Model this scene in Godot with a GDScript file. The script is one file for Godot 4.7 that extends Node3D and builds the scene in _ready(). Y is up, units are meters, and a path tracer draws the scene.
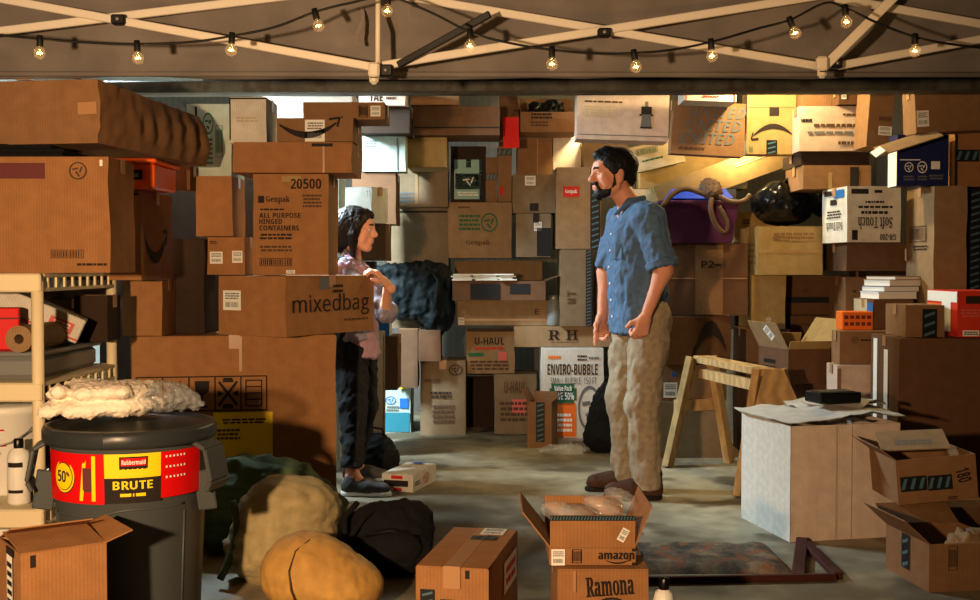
extends Node3D

const FOCAL := 1150.0          # focal length in pixels of the 980 x 600 frame
const EYE := Vector3(0, 1.2, 0)
const PITCH := 0.03043         # the lens looks down by this angle
const KRAFT_GROUP := "cartons heaped in the garage"

var M := {}
var taken := {}
var solids: Array[AABB] = []
var fonts := {}
var rng := RandomNumberGenerator.new()
var wob := FastNoiseLite.new()
var unit_quad: ArrayMesh
var planning := false          # first pass: only lay the cartons out, so that neighbours can be kept apart
var plan: Array[Dictionary] = []
var plan_i := 0

func _ready() -> void:
	rng.seed = 7
	wob.seed = 11
	wob.frequency = 1.0
	set_view()
	make_materials()
	planning = true
	build_heap()
	build_shelf_corner()
	build_foreground()
	build_workside()
	planning = false
	keep_apart()
	solids.clear()
	taken.clear()
	build_setting()
	build_canopy()
	build_heap()
	build_shelf_corner()
	build_foreground()
	build_workside()
	build_people()

func set_view() -> void:
	var cam := Camera3D.new()
	cam.name = "camera"
	cam.fov = rad_to_deg(2.0 * atan(300.0 / FOCAL))
	cam.near = 0.05
	cam.far = 60.0
	cam.position = EYE
	cam.rotation.x = -PITCH
	add_child(cam)
	cam.current = true
	var e := Environment.new()
	e.background_mode = Environment.BG_COLOR
	e.background_color = Color(0.03, 0.035, 0.045)
	e.tonemap_mode = Environment.TONE_MAPPER_LINEAR
	e.tonemap_exposure = 0.82
	e.sdfgi_enabled = true
	e.ssao_enabled = true
	e.ssil_enabled = true
	var we := WorldEnvironment.new()
	we.name = "surroundings"
	we.environment = e
	add_child(we)
	# warm halogen work light standing beside the camera
	var s := SpotLight3D.new()
	s.name = "work_light_beam"
	s.position = Vector3(-1.12, 1.28, -0.12)
	s.light_color = Color(1.0, 0.82, 0.62)
	s.light_energy = 29.0
	s.light_size = 0.06
	s.spot_range = 30.0
	s.spot_attenuation = 2.0
	s.spot_angle = 46.0
	s.spot_angle_attenuation = 1.0
	s.shadow_enabled = true
	add_child(s)
	s.look_at(Vector3(-0.85, 1.0, -5.0))
	# cool fluorescent fixture under the garage ceiling
	var a := AreaLight3D.new()
	a.name = "fluorescent_light"
	a.area_size = Vector2(1.2, 0.14)
	a.position = Vector3(-1.8, 2.46, -6.6)
	a.rotation = Vector3(-PI / 2, 0.9, 0)
	a.light_color = Color(0.84, 0.93, 0.97)
	a.light_energy = 78.0
	a.shadow_enabled = true
	add_child(a)
	# yellow bulb over the far cartons
	for p: Array in [[Vector3(1.62, 2.38, -6.78), 1.8], [Vector3(0.72, 2.26, -8.08), 0.9], [Vector3(1.60, 1.98, -7.46), 0.55]]:
		var b := OmniLight3D.new()
		b.name = "bulb_light"
		b.position = p[0]
		b.light_color = Color(1.0, 0.88, 0.62)
		b.light_energy = p[1]
		b.light_size = 0.04
		b.omni_range = 12.0
		b.omni_attenuation = 2.0
		b.shadow_enabled = true
		add_child(b, true)

# ---------------------------------------------------------------- helpers
func at(px: float, py: float, depth: float) -> Vector3:
	var d := Vector3((px - 490.0) / FOCAL, (300.0 - py) / FOCAL, -1.0).rotated(Vector3.RIGHT, -PITCH)
	return EYE + d * (depth / -d.z)

func numbered(called: String) -> String:
	var n: int = taken.get(called, 0)
	taken[called] = n + 1
	return called if n == 0 else "%s_%03d" % [called, n]

func thing(called: String, label: String, category: String, where := Vector3.ZERO, turn := 0.0, group := "") -> Node3D:
	var o := Node3D.new()
	o.position = where
	o.rotation.y = turn
	if planning:
		return o
	o.name = numbered(called)
	add_child(o)
	o.set_meta("label", label)
	o.set_meta("category", category)
	if group:
		o.set_meta("group", group)
	return o

func part(called: String, mesh: Mesh, m: Material, parent: Node, tf := Transform3D()) -> MeshInstance3D:
	var o := MeshInstance3D.new()
	o.name = called
	o.mesh = mesh
	o.material_override = m
	o.transform = tf
	parent.add_child(o, true)
	return o

func solid(called: String, st: SurfaceTool, m: Material, parent: Node, tf := Transform3D()) -> MeshInstance3D:
	return part(called, fin(st), m, parent, tf)

func structure(called: String, st: SurfaceTool, m: Material) -> MeshInstance3D:
	var o := solid(numbered(called), st, m, self)
	o.set_meta("kind", "structure")
	return o

func start(smooth := false) -> SurfaceTool:
	var st := SurfaceTool.new()
	st.begin(Mesh.PRIMITIVE_TRIANGLES)
	st.set_smooth_group(0 if smooth else -1)
	return st

func fin(st: SurfaceTool) -> ArrayMesh:
	st.generate_normals()
	return st.commit()

func tri(st: SurfaceTool, a: Vector3, b: Vector3, c: Vector3) -> void:   # counter-clockwise from outside
	st.add_vertex(a)
	st.add_vertex(c)
	st.add_vertex(b)

func quad(st: SurfaceTool, a: Vector3, b: Vector3, c: Vector3, d: Vector3) -> void:
	tri(st, a, b, c)
	tri(st, a, c, d)

func bx(st: SurfaceTool, c: Vector3, s: Vector3, ch := 0.0, bs := Basis()) -> void:
	# a box with chamfered edges
	var h := s * 0.5
	var e := minf(ch, minf(h.x, minf(h.y, h.z)) * 0.8)
	if e <= 0.0:
		var q := []
		for i in 8:
			q.append(c + bs * Vector3(h.x if i & 1 else -h.x, h.y if i & 2 else -h.y, h.z if i & 4 else -h.z))
		for f: Array in [[4, 5, 7, 6], [1, 0, 2, 3], [5, 1, 3, 7], [0, 4, 6, 2], [6, 7, 3, 2], [0, 1, 5, 4]]:
			quad(st, q[f[0]], q[f[1]], q[f[2]], q[f[3]])
		return
	for ax in 3:
		var b1 := (ax + 1) % 3
		var b2 := (ax + 2) % 3
		for sg: int in [-1, 1]:
			var v := []
			for uv: Array in [[-1, -1], [1, -1], [1, 1], [-1, 1]]:
				var p := Vector3()
				p[ax] = h[ax] * sg
				p[b1] = (h[b1] - e) * uv[0]
				p[b2] = (h[b2] - e) * uv[1]
				v.append(c + bs * p)
			if sg > 0:
				quad(st, v[0], v[1], v[2], v[3])
			else:
				quad(st, v[3], v[2], v[1], v[0])
			for s2: int in [-1, 1]:          # edge between +-ax and +-b1
				var w := []
				for k: int in [-1, 1]:
					var p1 := Vector3()
					p1[ax] = h[ax] * sg
					p1[b1] = (h[b1] - e) * s2
					p1[b2] = (h[b2] - e) * k
					var p2 := Vector3()
					p2[ax] = (h[ax] - e) * sg
					p2[b1] = h[b1] * s2
					p2[b2] = (h[b2] - e) * k
					w.append([c + bs * p1, c + bs * p2])
				if sg * s2 > 0:
					quad(st, w[0][0], w[0][1], w[1][1], w[1][0])
				else:
					quad(st, w[1][0], w[1][1], w[0][1], w[0][0])
	for i in 8:
		var sx := 1.0 if i & 1 else -1.0
		var sy := 1.0 if i & 2 else -1.0
		var sz := 1.0 if i & 4 else -1.0
		var a := c + bs * Vector3(h.x * sx, (h.y - e) * sy, (h.z - e) * sz)
		var b := c + bs * Vector3((h.x - e) * sx, h.y * sy, (h.z - e) * sz)
		var d := c + bs * Vector3((h.x - e) * sx, (h.y - e) * sy, h.z * sz)
		if sx * sy * sz > 0:
			tri(st, a, b, d)
		else:
			tri(st, d, b, a)

func bar(st: SurfaceTool, a: Vector3, b: Vector3, w: float, t: float, ch := 0.0, up := Vector3.UP) -> void:
	# a straight bar from a to b, w across and t thick (t along up)
	var y := (b - a).normalized()
	var ref := up if absf(y.dot(up)) < 0.98 else Vector3.BACK
	var x := y.cross(ref).normalized()
	var z := x.cross(y).normalized()
	bx(st, (a + b) * 0.5, Vector3(w, a.distance_to(b), t), ch, Basis(x, y, z))

func tube(st: SurfaceTool, pts: Array, r: Variant, sides := 8, closed := true) -> void:
	var n := pts.size()
	var prev: Array = []
	var ux := Vector3.ZERO
	for i in n:
		var p: Vector3 = pts[i]
		var dr: Vector3 = ((pts[mini(i + 1, n - 1)] as Vector3) - (pts[maxi(i - 1, 0)] as Vector3)).normalized()
		if ux == Vector3.ZERO:
			ux = dr.cross(Vector3.UP if absf(dr.y) < 0.9 else Vector3.RIGHT).normalized()
		ux = (ux - dr * ux.dot(dr)).normalized()
		var uy := dr.cross(ux).normalized()
		var rad: float = r[i] if r is Array else r
		var ring := []
		for j in sides:
			var t := TAU * j / sides
			ring.append(p + (ux * cos(t) + uy * sin(t)) * rad)
		if i > 0:
			for j in sides:
				var k := (j + 1) % sides
				quad(st, prev[j], prev[k], ring[k], ring[j])
		if closed and (i == 0 or i == n - 1):
			for j in sides:
				var k := (j + 1) % sides
				if i == 0:
					tri(st, p, ring[k], ring[j])
				else:
					tri(st, p, ring[j], ring[k])
		prev = ring

func lathe(st: SurfaceTool, prof: Array, sides := 32, c := Vector3.ZERO, bs := Basis(), a0 := 0.0, a1 := TAU) -> void:
	# prof: [radius, height] from the bottom up along the outside
	for i in prof.size() - 1:
		for j in sides:
			var t0 := lerpf(a0, a1, float(j) / sides)
			var t1 := lerpf(a0, a1, float(j + 1) / sides)
			var q := []
			for k: Array in [[i, t0], [i, t1], [i + 1, t1], [i + 1, t0]]:
				var pr: Array = prof[k[0]]
				q.append(c + bs * Vector3(sin(k[1]) * pr[0], pr[1], cos(k[1]) * pr[0]))
			if prof[i][0] > 0.0001:
				tri(st, q[0], q[1], q[2])
			if prof[i + 1][0] > 0.0001:
				tri(st, q[0], q[2], q[3])

# ---------------------------------------------------------------- materials
func mat(key: String, c: Color, rough := 0.9, tex: Texture2D = null, scale := 1.0, metal := 0.0) -> StandardMaterial3D:
	var m := StandardMaterial3D.new()
	m.resource_name = key
	m.albedo_color = c
	m.roughness = rough
	m.metallic = metal
	m.metallic_specular = 0.35
	if tex:
		m.albedo_texture = tex
		m.uv1_triplanar = true
		m.uv1_scale = Vector3.ONE * scale
	M[key] = m
	return m

func noise_image(size: int, freq: float, sd: int, oct := 4) -> Image:
	var n := FastNoiseLite.new()
	n.seed = sd
	n.frequency = freq
	n.fractal_octaves = oct
	return n.get_seamless_image(size, size)

func board_texture() -> ImageTexture:
	var a := noise_image(256, 0.012, 3)
	var b := noise_image(256, 0.12, 5, 2)
	var im := Image.create(256, 256, false, Image.FORMAT_RGB8)
	for y in 256:
		for x in 256:
			var v := 0.86 + 0.09 * (a.get_pixel(x, y).r - 0.5) + 0.10 * (b.get_pixel(x, (y * 5) % 256).r - 0.5) + 0.028 * sin(TAU * x / 8.0)
			im.set_pixel(x, y, Color(v, v * 0.995, v * 0.985))
	return ImageTexture.create_from_image(im)

func cloth_texture(sd: int) -> ImageTexture:
	var a := noise_image(256, 0.01, sd)
	var im := Image.create(256, 256, false, Image.FORMAT_RGB8)
	for y in 256:
		for x in 256:
			var w := 0.05 * (sin(TAU * x / 4.0) * sin(TAU * y / 4.0))
			var v := 0.88 + 0.2 * (a.get_pixel(x, y).r - 0.5) + w
			im.set_pixel(x, y, Color(v, v, v))
	return ImageTexture.create_from_image(im)

func stain_texture(sd: int, dark: Color, light: Color, patch: Color) -> ImageTexture:
	var a := noise_image(512, 0.006, sd, 5)
	var b := noise_image(512, 0.05, sd + 1, 3)
	var c := noise_image(512, 0.011, sd + 2, 4)
	var im := Image.create(512, 512, false, Image.FORMAT_RGB8)
	for y in 512:
		for x in 512:
			var t := clampf(0.5 + 1.5 * (a.get_pixel(x, y).r - 0.5) + 0.55 * (b.get_pixel(x, y).r - 0.5), 0.0, 1.0)
			var col := dark.lerp(light, t)
			var s := smoothstep(0.62, 0.8, c.get_pixel(x, y).r)
			im.set_pixel(x, y, col.lerp(patch, s * 0.75))
	return ImageTexture.create_from_image(im)

func wood_texture() -> ImageTexture:
	var a := noise_image(256, 0.02, 21)
	var im := Image.create(256, 256, false, Image.FORMAT_RGB8)
	for y in 256:
		for x in 256:
			var g := sin((x / 256.0 * 10.0 + a.get_pixel(x, y).r * 0.8) * TAU)
			var v := 0.86 + 0.09 * g
			im.set_pixel(x, y, Color(v, v * 0.98, v * 0.94))
	return ImageTexture.create_from_image(im)

func make_materials() -> void:
	var bt := board_texture()
	var ct := cloth_texture(31)
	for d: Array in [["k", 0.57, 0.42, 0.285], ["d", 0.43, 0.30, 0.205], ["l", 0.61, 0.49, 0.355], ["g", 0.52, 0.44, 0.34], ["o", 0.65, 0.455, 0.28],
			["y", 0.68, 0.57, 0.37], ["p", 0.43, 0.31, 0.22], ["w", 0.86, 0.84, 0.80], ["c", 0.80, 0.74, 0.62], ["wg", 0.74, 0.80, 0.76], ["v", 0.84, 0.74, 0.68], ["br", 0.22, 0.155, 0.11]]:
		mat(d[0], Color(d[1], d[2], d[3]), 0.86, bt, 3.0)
	mat("blanched", Color(0.90, 0.82, 0.76), 0.86, bt, 3.0)
	mat("inside", Color(0.58, 0.44, 0.31), 0.92, bt, 3.0)
	mat("ink", Color(0.13, 0.10, 0.085), 0.8)
	mat("ink_soft", Color(0.30, 0.22, 0.16), 0.85)
	mat("ink_grey", Color(0.36, 0.37, 0.37), 0.8)
	mat("ink_green", Color(0.16, 0.36, 0.24), 0.8)
	mat("ink_red", Color(0.72, 0.14, 0.10), 0.75)
	mat("ink_blue", Color(0.12, 0.36, 0.62), 0.75)
	mat("ink_white", Color(0.88, 0.88, 0.86), 0.75)
	mat("ink_yellow", Color(0.93, 0.78, 0.05), 0.6)
	mat("ink_orange", Color(0.85, 0.40, 0.10), 0.75)
	mat("ink_pink", Color(0.75, 0.36, 0.32), 0.75)
	mat("paper", Color(0.86, 0.85, 0.82), 0.7)
	mat("tape", Color(0.62, 0.47, 0.33), 0.3)
	mat("tape_dark", Color(0.10, 0.11, 0.13), 0.35)
	mat("tape_mark", Color(0.27, 0.38, 0.42), 0.4)
	mat("maroon", Color(0.36, 0.16, 0.17), 0.7)
	mat("navy", Color(0.09, 0.12, 0.30), 0.5)
	mat("teal", Color(0.17, 0.44, 0.50), 0.5)
	mat("teal_pale", Color(0.52, 0.68, 0.66), 0.5)
	mat("black_board", Color(0.08, 0.08, 0.09), 0.7)
	mat("red_card", Color(0.80, 0.06, 0.04), 0.6)
	mat("red_box", Color(0.78, 0.20, 0.12), 0.6)
	mat("orange_plastic", Color(0.95, 0.38, 0.08), 0.35)
	mat("purple_plastic", Color(0.28, 0.12, 0.24), 0.4)
	mat("blue_plastic", Color(0.10, 0.24, 0.75), 0.35)
	mat("resin", Color(0.84, 0.78, 0.64), 0.5)
	mat("can", Color(0.25, 0.265, 0.265), 0.42)
	mat("can_lid", Color(0.17, 0.185, 0.19), 0.32)
	mat("label_red", Color(0.78, 0.05, 0.05), 0.4)
	mat("white_plastic", Color(0.86, 0.85, 0.82), 0.4)
	mat("black_plastic", Color(0.05, 0.05, 0.055), 0.3)
	mat("black_cloth", Color(0.055, 0.057, 0.065), 0.9, ct, 6.0)
	mat("black_film", Color(0.04, 0.045, 0.055), 0.22)
	mat("tarp", Color(0.04, 0.085, 0.095), 0.7, ct, 4.0)
	mat("green_cloth", Color(0.34, 0.42, 0.29), 0.8, ct, 5.0)
	mat("tan_cloth", Color(0.68, 0.61, 0.44), 0.85, ct, 5.0)
	mat("mustard", Color(0.76, 0.58, 0.30), 0.75, ct, 5.0)
	mat("brown_hide", Color(0.36, 0.26, 0.19), 0.6, ct, 6.0)
	mat("pine", Color(0.80, 0.66, 0.46), 0.7, wood_texture(), 1.4)
	mat("rust", Color(0.28, 0.11, 0.08), 0.8, bt, 4.0)
	mat("steel", Color(0.55, 0.56, 0.56), 0.45, null, 1.0, 0.7)
	mat("cord", Color(0.05, 0.055, 0.05), 0.6)
	mat("tent_frame", Color(0.80, 0.77, 0.72), 0.45)
	mat("joint", Color(0.06, 0.06, 0.06), 0.5)
	mat("tent_cloth", Color(0.49, 0.46, 0.44), 0.9, ct, 1.2)
	mat("packing", Color(0.88, 0.83, 0.76), 0.75)
	mat("skin", Color(0.78, 0.53, 0.42), 0.55)
	mat("skin_w", Color(0.84, 0.60, 0.49), 0.55)
	mat("hair", Color(0.055, 0.045, 0.04), 0.6)
	mat("hair_w", Color(0.10, 0.06, 0.05), 0.5)
	mat("lips", Color(0.66, 0.36, 0.31), 0.5)
	mat("eye_white", Color(0.85, 0.83, 0.80), 0.3)
	mat("shirt", Color(0.33, 0.43, 0.55), 0.9, ct, 8.0)
	mat("khaki", Color(0.62, 0.55, 0.45), 0.9, ct, 8.0)
	mat("boot", Color(0.30, 0.19, 0.13), 0.75, ct, 8.0)
	mat("sole", Color(0.10, 0.08, 0.07), 0.8)
	mat("cardigan", Color(0.60, 0.57, 0.62), 0.9, ct, 8.0)
	mat("vest", Color(0.13, 0.13, 0.15), 0.9, ct, 8.0)
	mat("blouse", Color(0.76, 0.60, 0.66), 0.9, ct, 8.0)
	mat("slacks", Color(0.13, 0.13, 0.14), 0.9, ct, 8.0)
	mat("trainer", Color(0.30, 0.29, 0.28), 0.8, ct, 8.0)
	var fl := mat("concrete", Color(0.95, 0.95, 0.93), 0.62, stain_texture(41, Color(0.38, 0.35, 0.295), Color(0.66, 0.62, 0.53), Color(0.27, 0.23, 0.17)), 0.22)
	fl.uv1_world_triplanar = true
	mat("plaster", Color(0.78, 0.79, 0.77), 0.9, bt, 0.6)
	mat("wall_board", Color(0.42, 0.40, 0.37), 0.9, bt, 0.6)
	mat("beam", Color(0.50, 0.50, 0.47), 0.5, stain_texture(51, Color(0.5, 0.49, 0.46), Color(0.72, 0.70, 0.66), Color(0.45, 0.36, 0.28)), 0.8)
	mat("rust_plate", Color(0.9, 0.9, 0.9), 0.85, stain_texture(61, Color(0.22, 0.20, 0.18), Color(0.56, 0.48, 0.38), Color(0.58, 0.32, 0.18)), 1.6)
	var g := mat("clear_film", Color(0.92, 0.95, 0.97, 0.13), 0.06)
	g.transparency = BaseMaterial3D.TRANSPARENCY_ALPHA
	var gb := mat("bulb_glass", Color(1.0, 0.98, 0.95, 0.015), 0.02)
	gb.transparency = BaseMaterial3D.TRANSPARENCY_ALPHA
	var fi := mat("filament", Color(1, 0.85, 0.6), 0.5)
	fi.emission_enabled = true
	fi.emission = Color(1.0, 0.74, 0.42)
	fi.emission_energy_multiplier = 9.0
	var tb := mat("tube_glow", Color(1, 1, 1), 0.5)
	tb.emission_enabled = true
	tb.emission = Color(0.75, 0.91, 1.0)
	tb.emission_energy_multiplier = 6.0
	var hl := mat("halogen_glow", Color(1, 0.9, 0.8), 0.5)
	hl.emission_enabled = true
	hl.emission = Color(1.0, 0.82, 0.62)
	hl.emission_energy_multiplier = 6.0
	fonts["b"] = face(["Droid Sans"], 700)
	fonts["r"] = face(["Droid Sans"], 400)
	fonts["s"] = face(["Droid Serif"], 700)
	fonts["m"] = face(["Droid Sans Mono"], 400)
	var st := start()
	quad(st, Vector3(-0.5, -0.5, 0), Vector3(0.5, -0.5, 0), Vector3(0.5, 0.5, 0), Vector3(-0.5, 0.5, 0))
	unit_quad = fin(st)

func face(names: Array, weight: int) -> SystemFont:
	var f := SystemFont.new()
	f.font_names = PackedStringArray(names)
	f.font_weight = weight
	return f

# ---------------------------------------------------------------- print on faces
func text_on(parent: Node, tf: Transform3D, txt: String, w: float, h: float, ink: String, fnt := "b", rot := 0.0) -> MeshInstance3D:
	var tm := TextMesh.new()
	tm.text = txt
	tm.font = fonts[fnt]
	tm.font_size = 40
	tm.pixel_size = 0.01
	tm.depth = 0.0
	tm.curve_step = 2.0
	var ab := tm.get_aabb()
	var turned := absf(sin(deg_to_rad(rot))) > 0.7
	var tw := h if turned else w
	var th := w if turned else h
	var sc := Vector3(tw / maxf(ab.size.x, 0.001), th / maxf(ab.size.y, 0.001), 1.0)
	var c := ab.get_center()
	var t := tf * Transform3D(Basis(Vector3.BACK, deg_to_rad(rot)), Vector3.ZERO) * Transform3D(Basis.from_scale(sc), Vector3(-c.x * sc.x, -c.y * sc.y, 0.0))
	return part("lettering", tm, M[ink], parent, t)

func panel_on(parent: Node, called: String, tf: Transform3D, w: float, h: float, m: String) -> MeshInstance3D:
	return part(called, unit_quad, M[m], parent, tf * Transform3D(Basis.from_scale(Vector3(w, h, 1.0)), Vector3.ZERO))

func flat(st: SurfaceTool, x0: float, y0: float, x1: float, y1: float, z := 0.0) -> void:
	quad(st, Vector3(x0, y0, z), Vector3(x1, y0, z), Vector3(x1, y1, z), Vector3(x0, y1, z))

func lines_on(parent: Node, tf: Transform3D, w: float, h: float, n: int, ink: String, called := "fine_print") -> void:
	# rows of print too small to read: short runs of marks
	var st := start()
	var r := RandomNumberGenerator.new()
	r.seed = n * 31 + int(w * 1000.0)
	for i in n:
		var y := h * (0.5 - (i + 0.5) / n)
		var x := -w * 0.5 + w * 0.06 * r.randf()
		while x < w * 0.44:
			var l := minf(w * r.randf_range(0.08, 0.22), w * 0.5 - x)
			flat(st, x, y - h / n * 0.28, x + l, y + h / n * 0.28)
			x += l + w * 0.03
	solid(called, st, M[ink], parent, tf)

func bars_on(parent: Node, tf: Transform3D, w: float, h: float, ink := "ink", called := "barcode_print", framed := false) -> void:
	var st := start()
	var r := RandomNumberGenerator.new()
	r.seed = int(w * 9000.0) + 5
	var x := -w * 0.46
	while x < w * 0.44:
		var l := w * r.randf_range(0.012, 0.04)
		flat(st, x, -h * 0.36, x + l, h * 0.36)
		x += l + w * r.randf_range(0.015, 0.04)
	if framed:
		var e := minf(w, h) * 0.07
		flat(st, -w / 2, -h / 2, w / 2, -h / 2 + e)
		flat(st, -w / 2, h / 2 - e, w / 2, h / 2)
		flat(st, -w / 2, -h / 2, -w / 2 + e, h / 2)
		flat(st, w / 2 - e, -h / 2, w / 2, h / 2)
	solid(called, st, M[ink], parent, tf)

func label_on(parent: Node, tf: Transform3D, w: float, h: float, called := "shipping_label") -> void:
	var l := panel_on(parent, called, tf, w, h, "paper")
	var inner := Transform3D(Basis.from_scale(Vector3(1.0 / w, 1.0 / h, 1.0)), Vector3(0, 0, 0.0006))
	bars_on(l, inner * Transform3D(Basis(), Vector3(0, -h * 0.22, 0)), w * 0.8, h * 0.36, "ink_grey")
	lines_on(l, inner * Transform3D(Basis(), Vector3(0, h * 0.22, 0)), w * 0.8, h * 0.36, 3, "ink_grey")

func smile_on(parent: Node, tf: Transform3D, w: float, h: float, flip := false, ink := "ink") -> void:
	# a curved arrow: a crescent band with a bent head at one end
	var st := start()
	var n := 16
	var up := -1.0 if flip else 1.0
	var pts := []
	for i in n + 1:
		var t := float(i) / n
		var x := lerpf(-0.5, 0.42, t) * w
		var y := (pow((t - 0.48) * 2.0, 2.0) - 0.55) * h * 0.62
		pts.append([Vector3(x, y * up, 0), h * (0.06 + 0.13 * sin(PI * t))])
	for i in n:
		var a: Vector3 = pts[i][0]
		var b: Vector3 = pts[i + 1][0]
		var ua := Vector3(0, pts[i][1], 0)
		var ub := Vector3(0, pts[i + 1][1], 0)
		quad(st, a - ua, b - ub, b + ub, a + ua)
	var e: Vector3 = pts[n][0]
	bx(st, e + Vector3(w * 0.03, h * 0.02 * up, 0), Vector3(w * 0.035, h * 0.5, 0.0004), 0.0, Basis(Vector3.BACK, -0.25 * up))
	bx(st, e + Vector3(-w * 0.04, h * 0.24 * up, 0), Vector3(w * 0.17, h * 0.13, 0.0004), 0.0, Basis(Vector3.BACK, 0.15 * up))
	var t2 := tf
	if flip:
		t2 = tf * Transform3D(Basis(Vector3.BACK, PI), Vector3.ZERO)
		t2 = tf * Transform3D(Basis.from_scale(Vector3(-1, 1, 1)), Vector3.ZERO)
	solid("arrow_print", st, M[ink], parent, t2)

func tape_on(parent: Node, tf: Transform3D, w: float, h: float, called := "packing_tape") -> void:
	# dark printed tape with slanted pale strokes
	var l := panel_on(parent, called, tf, w, h, "tape_dark")
	var st := start()
	var along_x := w > h
	var n := maxi(3, int(maxf(w, h) / minf(w, h) * 1.8))
	for i in n:
		var t := (i + 0.5) / n - 0.5
		var d := 0.5 / n
		if along_x:
			quad(st, Vector3(t - d * 0.9, -0.36, 0), Vector3(t - d * 0.1, -0.36, 0), Vector3(t + d * 0.7, 0.36, 0), Vector3(t - d * 0.1, 0.36, 0))
		else:
			quad(st, Vector3(-0.36, t - d * 0.9, 0), Vector3(0.36, t - d * 0.1, 0), Vector3(0.36, t + d * 0.5, 0), Vector3(-0.36, t - d * 0.3, 0))
	solid("tape_print", st, M.tape_mark, l, Transform3D(Basis(), Vector3(0, 0, 0.0006)))

func ring_on(parent: Node, tf: Transform3D, w: float, h: float, ink: String) -> void:
	var st := start()
	for i in 24:
		var a := TAU * i / 24
		var b := TAU * (i + 1) / 24
		var p := Vector3(cos(a) * w / 2, sin(a) * h / 2, 0)
		var q := Vector3(cos(b) * w / 2, sin(b) * h / 2, 0)
		quad(st, p * 0.84, p, q, q * 0.84)
	for i in 3:
		var a := TAU * i / 3 + 0.4
		bx(st, Vector3(cos(a) * w * 0.18, sin(a) * h * 0.18, 0), Vector3(w * 0.34, h * 0.09, 0.0003), 0.0, Basis(Vector3.BACK, a + 0.8))
	solid("emblem_print", st, M[ink], parent, tf)

func face_frame(f: String, s: Vector3) -> Array:
	# [transform of the face's middle, width, height]; the carton's origin is the middle of its base
	match f:
		"R":
			return [Transform3D(Basis(Vector3(0, 0, -1), Vector3.UP, Vector3.RIGHT), Vector3(s.x / 2, s.y / 2, 0)), s.z, s.y]
		"L":
			return [Transform3D(Basis(Vector3(0, 0, 1), Vector3.UP, Vector3.LEFT), Vector3(-s.x / 2, s.y / 2, 0)), s.z, s.y]
		"T":
			return [Transform3D(Basis(Vector3.RIGHT, Vector3(0, 0, -1), Vector3.UP), Vector3(0, s.y, 0)), s.x, s.z]
	return [Transform3D(Basis(), Vector3(0, s.y / 2, s.z / 2)), s.x, s.y]

func decorate(node: Node, s: Vector3, rect: Array, deco: Array) -> void:
	for d: Array in deco:
		var kind: String = d[0]
		var f: String = d[1]
		var q: Array = d[2]
		if f == "F":
			var rw := float(rect[2] - rect[0])
			var rh := float(rect[3] - rect[1])
			q = [(q[0] - rect[0]) / rw, (q[1] - rect[1]) / rh, (q[2] - rect[0]) / rw, (q[3] - rect[1]) / rh]
		var ff := face_frame(f, s)
		var fw: float = ff[1]
		var fh: float = ff[2]
		var w: float = (q[2] - q[0]) * fw
		var h: float = (q[3] - q[1]) * fh
		var lift := 0.0075 if f == "T" else 0.0045
		var tf: Transform3D = (ff[0] as Transform3D) * Transform3D(Basis(), Vector3(((q[0] + q[2]) / 2.0 - 0.5) * fw, (0.5 - (q[1] + q[3]) / 2.0) * fh, lift))
		match kind:
			"t":
				var tt: Transform3D = tf
				tt.origin += tf.basis.z * 0.001
				if d.size() > 7:
					tt = tt * Transform3D(Basis(Vector3(1, 0, 0), Vector3(d[7], 1, 0), Vector3(0, 0, 1)), Vector3.ZERO)
				text_on(node, tt, d[3], w, h, d[4] if d.size() > 4 else "ink", d[5] if d.size() > 5 else "b", d[6] if d.size() > 6 else 0.0)
			"r":
				panel_on(node, d[4] if d.size() > 4 else "printed_panel", tf, w, h, d[3])
			"L":
				label_on(node, tf, w, h)
			"B":
				bars_on(node, tf, w, h, d[3] if d.size() > 3 else "ink", "barcode_print", true)
			"n":
				tf.origin += tf.basis.z * 0.0008
				lines_on(node, tf, w, h, d[3], d[4] if d.size() > 4 else "ink_soft")
			"S":
				smile_on(node, tf, w, h, d.size() > 3 and d[3])
			"P":
				tape_on(node, tf, w, h)
			"C":
				ring_on(node, tf, w, h, d[3] if d.size() > 3 else "ink_soft")

# ---------------------------------------------------------------- cartons
func board_box(s: Vector3, amp: float, sd: float) -> ArrayMesh:
	# a slightly bulged, unevenly folded carton body; its origin is the middle of its base
	var st := start(true)
	var h := s * 0.5
	for ax in 3:
		for sg: int in [-1, 1]:
			var b1 := (ax + 1) % 3
			var b2 := (ax + 2) % 3
			st.set_smooth_group(ax * 2 + (1 if sg > 0 else 0))
			var n1 := clampi(int(s[b1] / 0.08), 2, 6)
			var n2 := clampi(int(s[b2] / 0.08), 2, 6)
			var g := []
			for i in n1 + 1:
				var row := []
				for j in n2 + 1:
					var p := Vector3()
					p[ax] = h[ax] * sg
					p[b1] = lerpf(-h[b1], h[b1], float(i) / n1)
					p[b2] = lerpf(-h[b2], h[b2], float(j) / n2)
					var o := Vector3(wob.get_noise_3d(p.x * 4.0 + sd, p.y * 4.0, p.z * 4.0), wob.get_noise_3d(p.x * 4.0, p.y * 4.0 + sd + 40.0, p.z * 4.0), wob.get_noise_3d(p.x * 4.0, p.y * 4.0, p.z * 4.0 + sd + 90.0))
					o.y *= 0.3
					p += o * amp
					row.append(p + Vector3(0, h.y, 0))
				g.append(row)
			for i in n1:
				for j in n2:
					if sg > 0:
						quad(st, g[i][j], g[i + 1][j], g[i + 1][j + 1], g[i][j + 1])
					else:
						quad(st, g[i][j + 1], g[i + 1][j + 1], g[i + 1][j], g[i][j])
	return fin(st)

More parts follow.
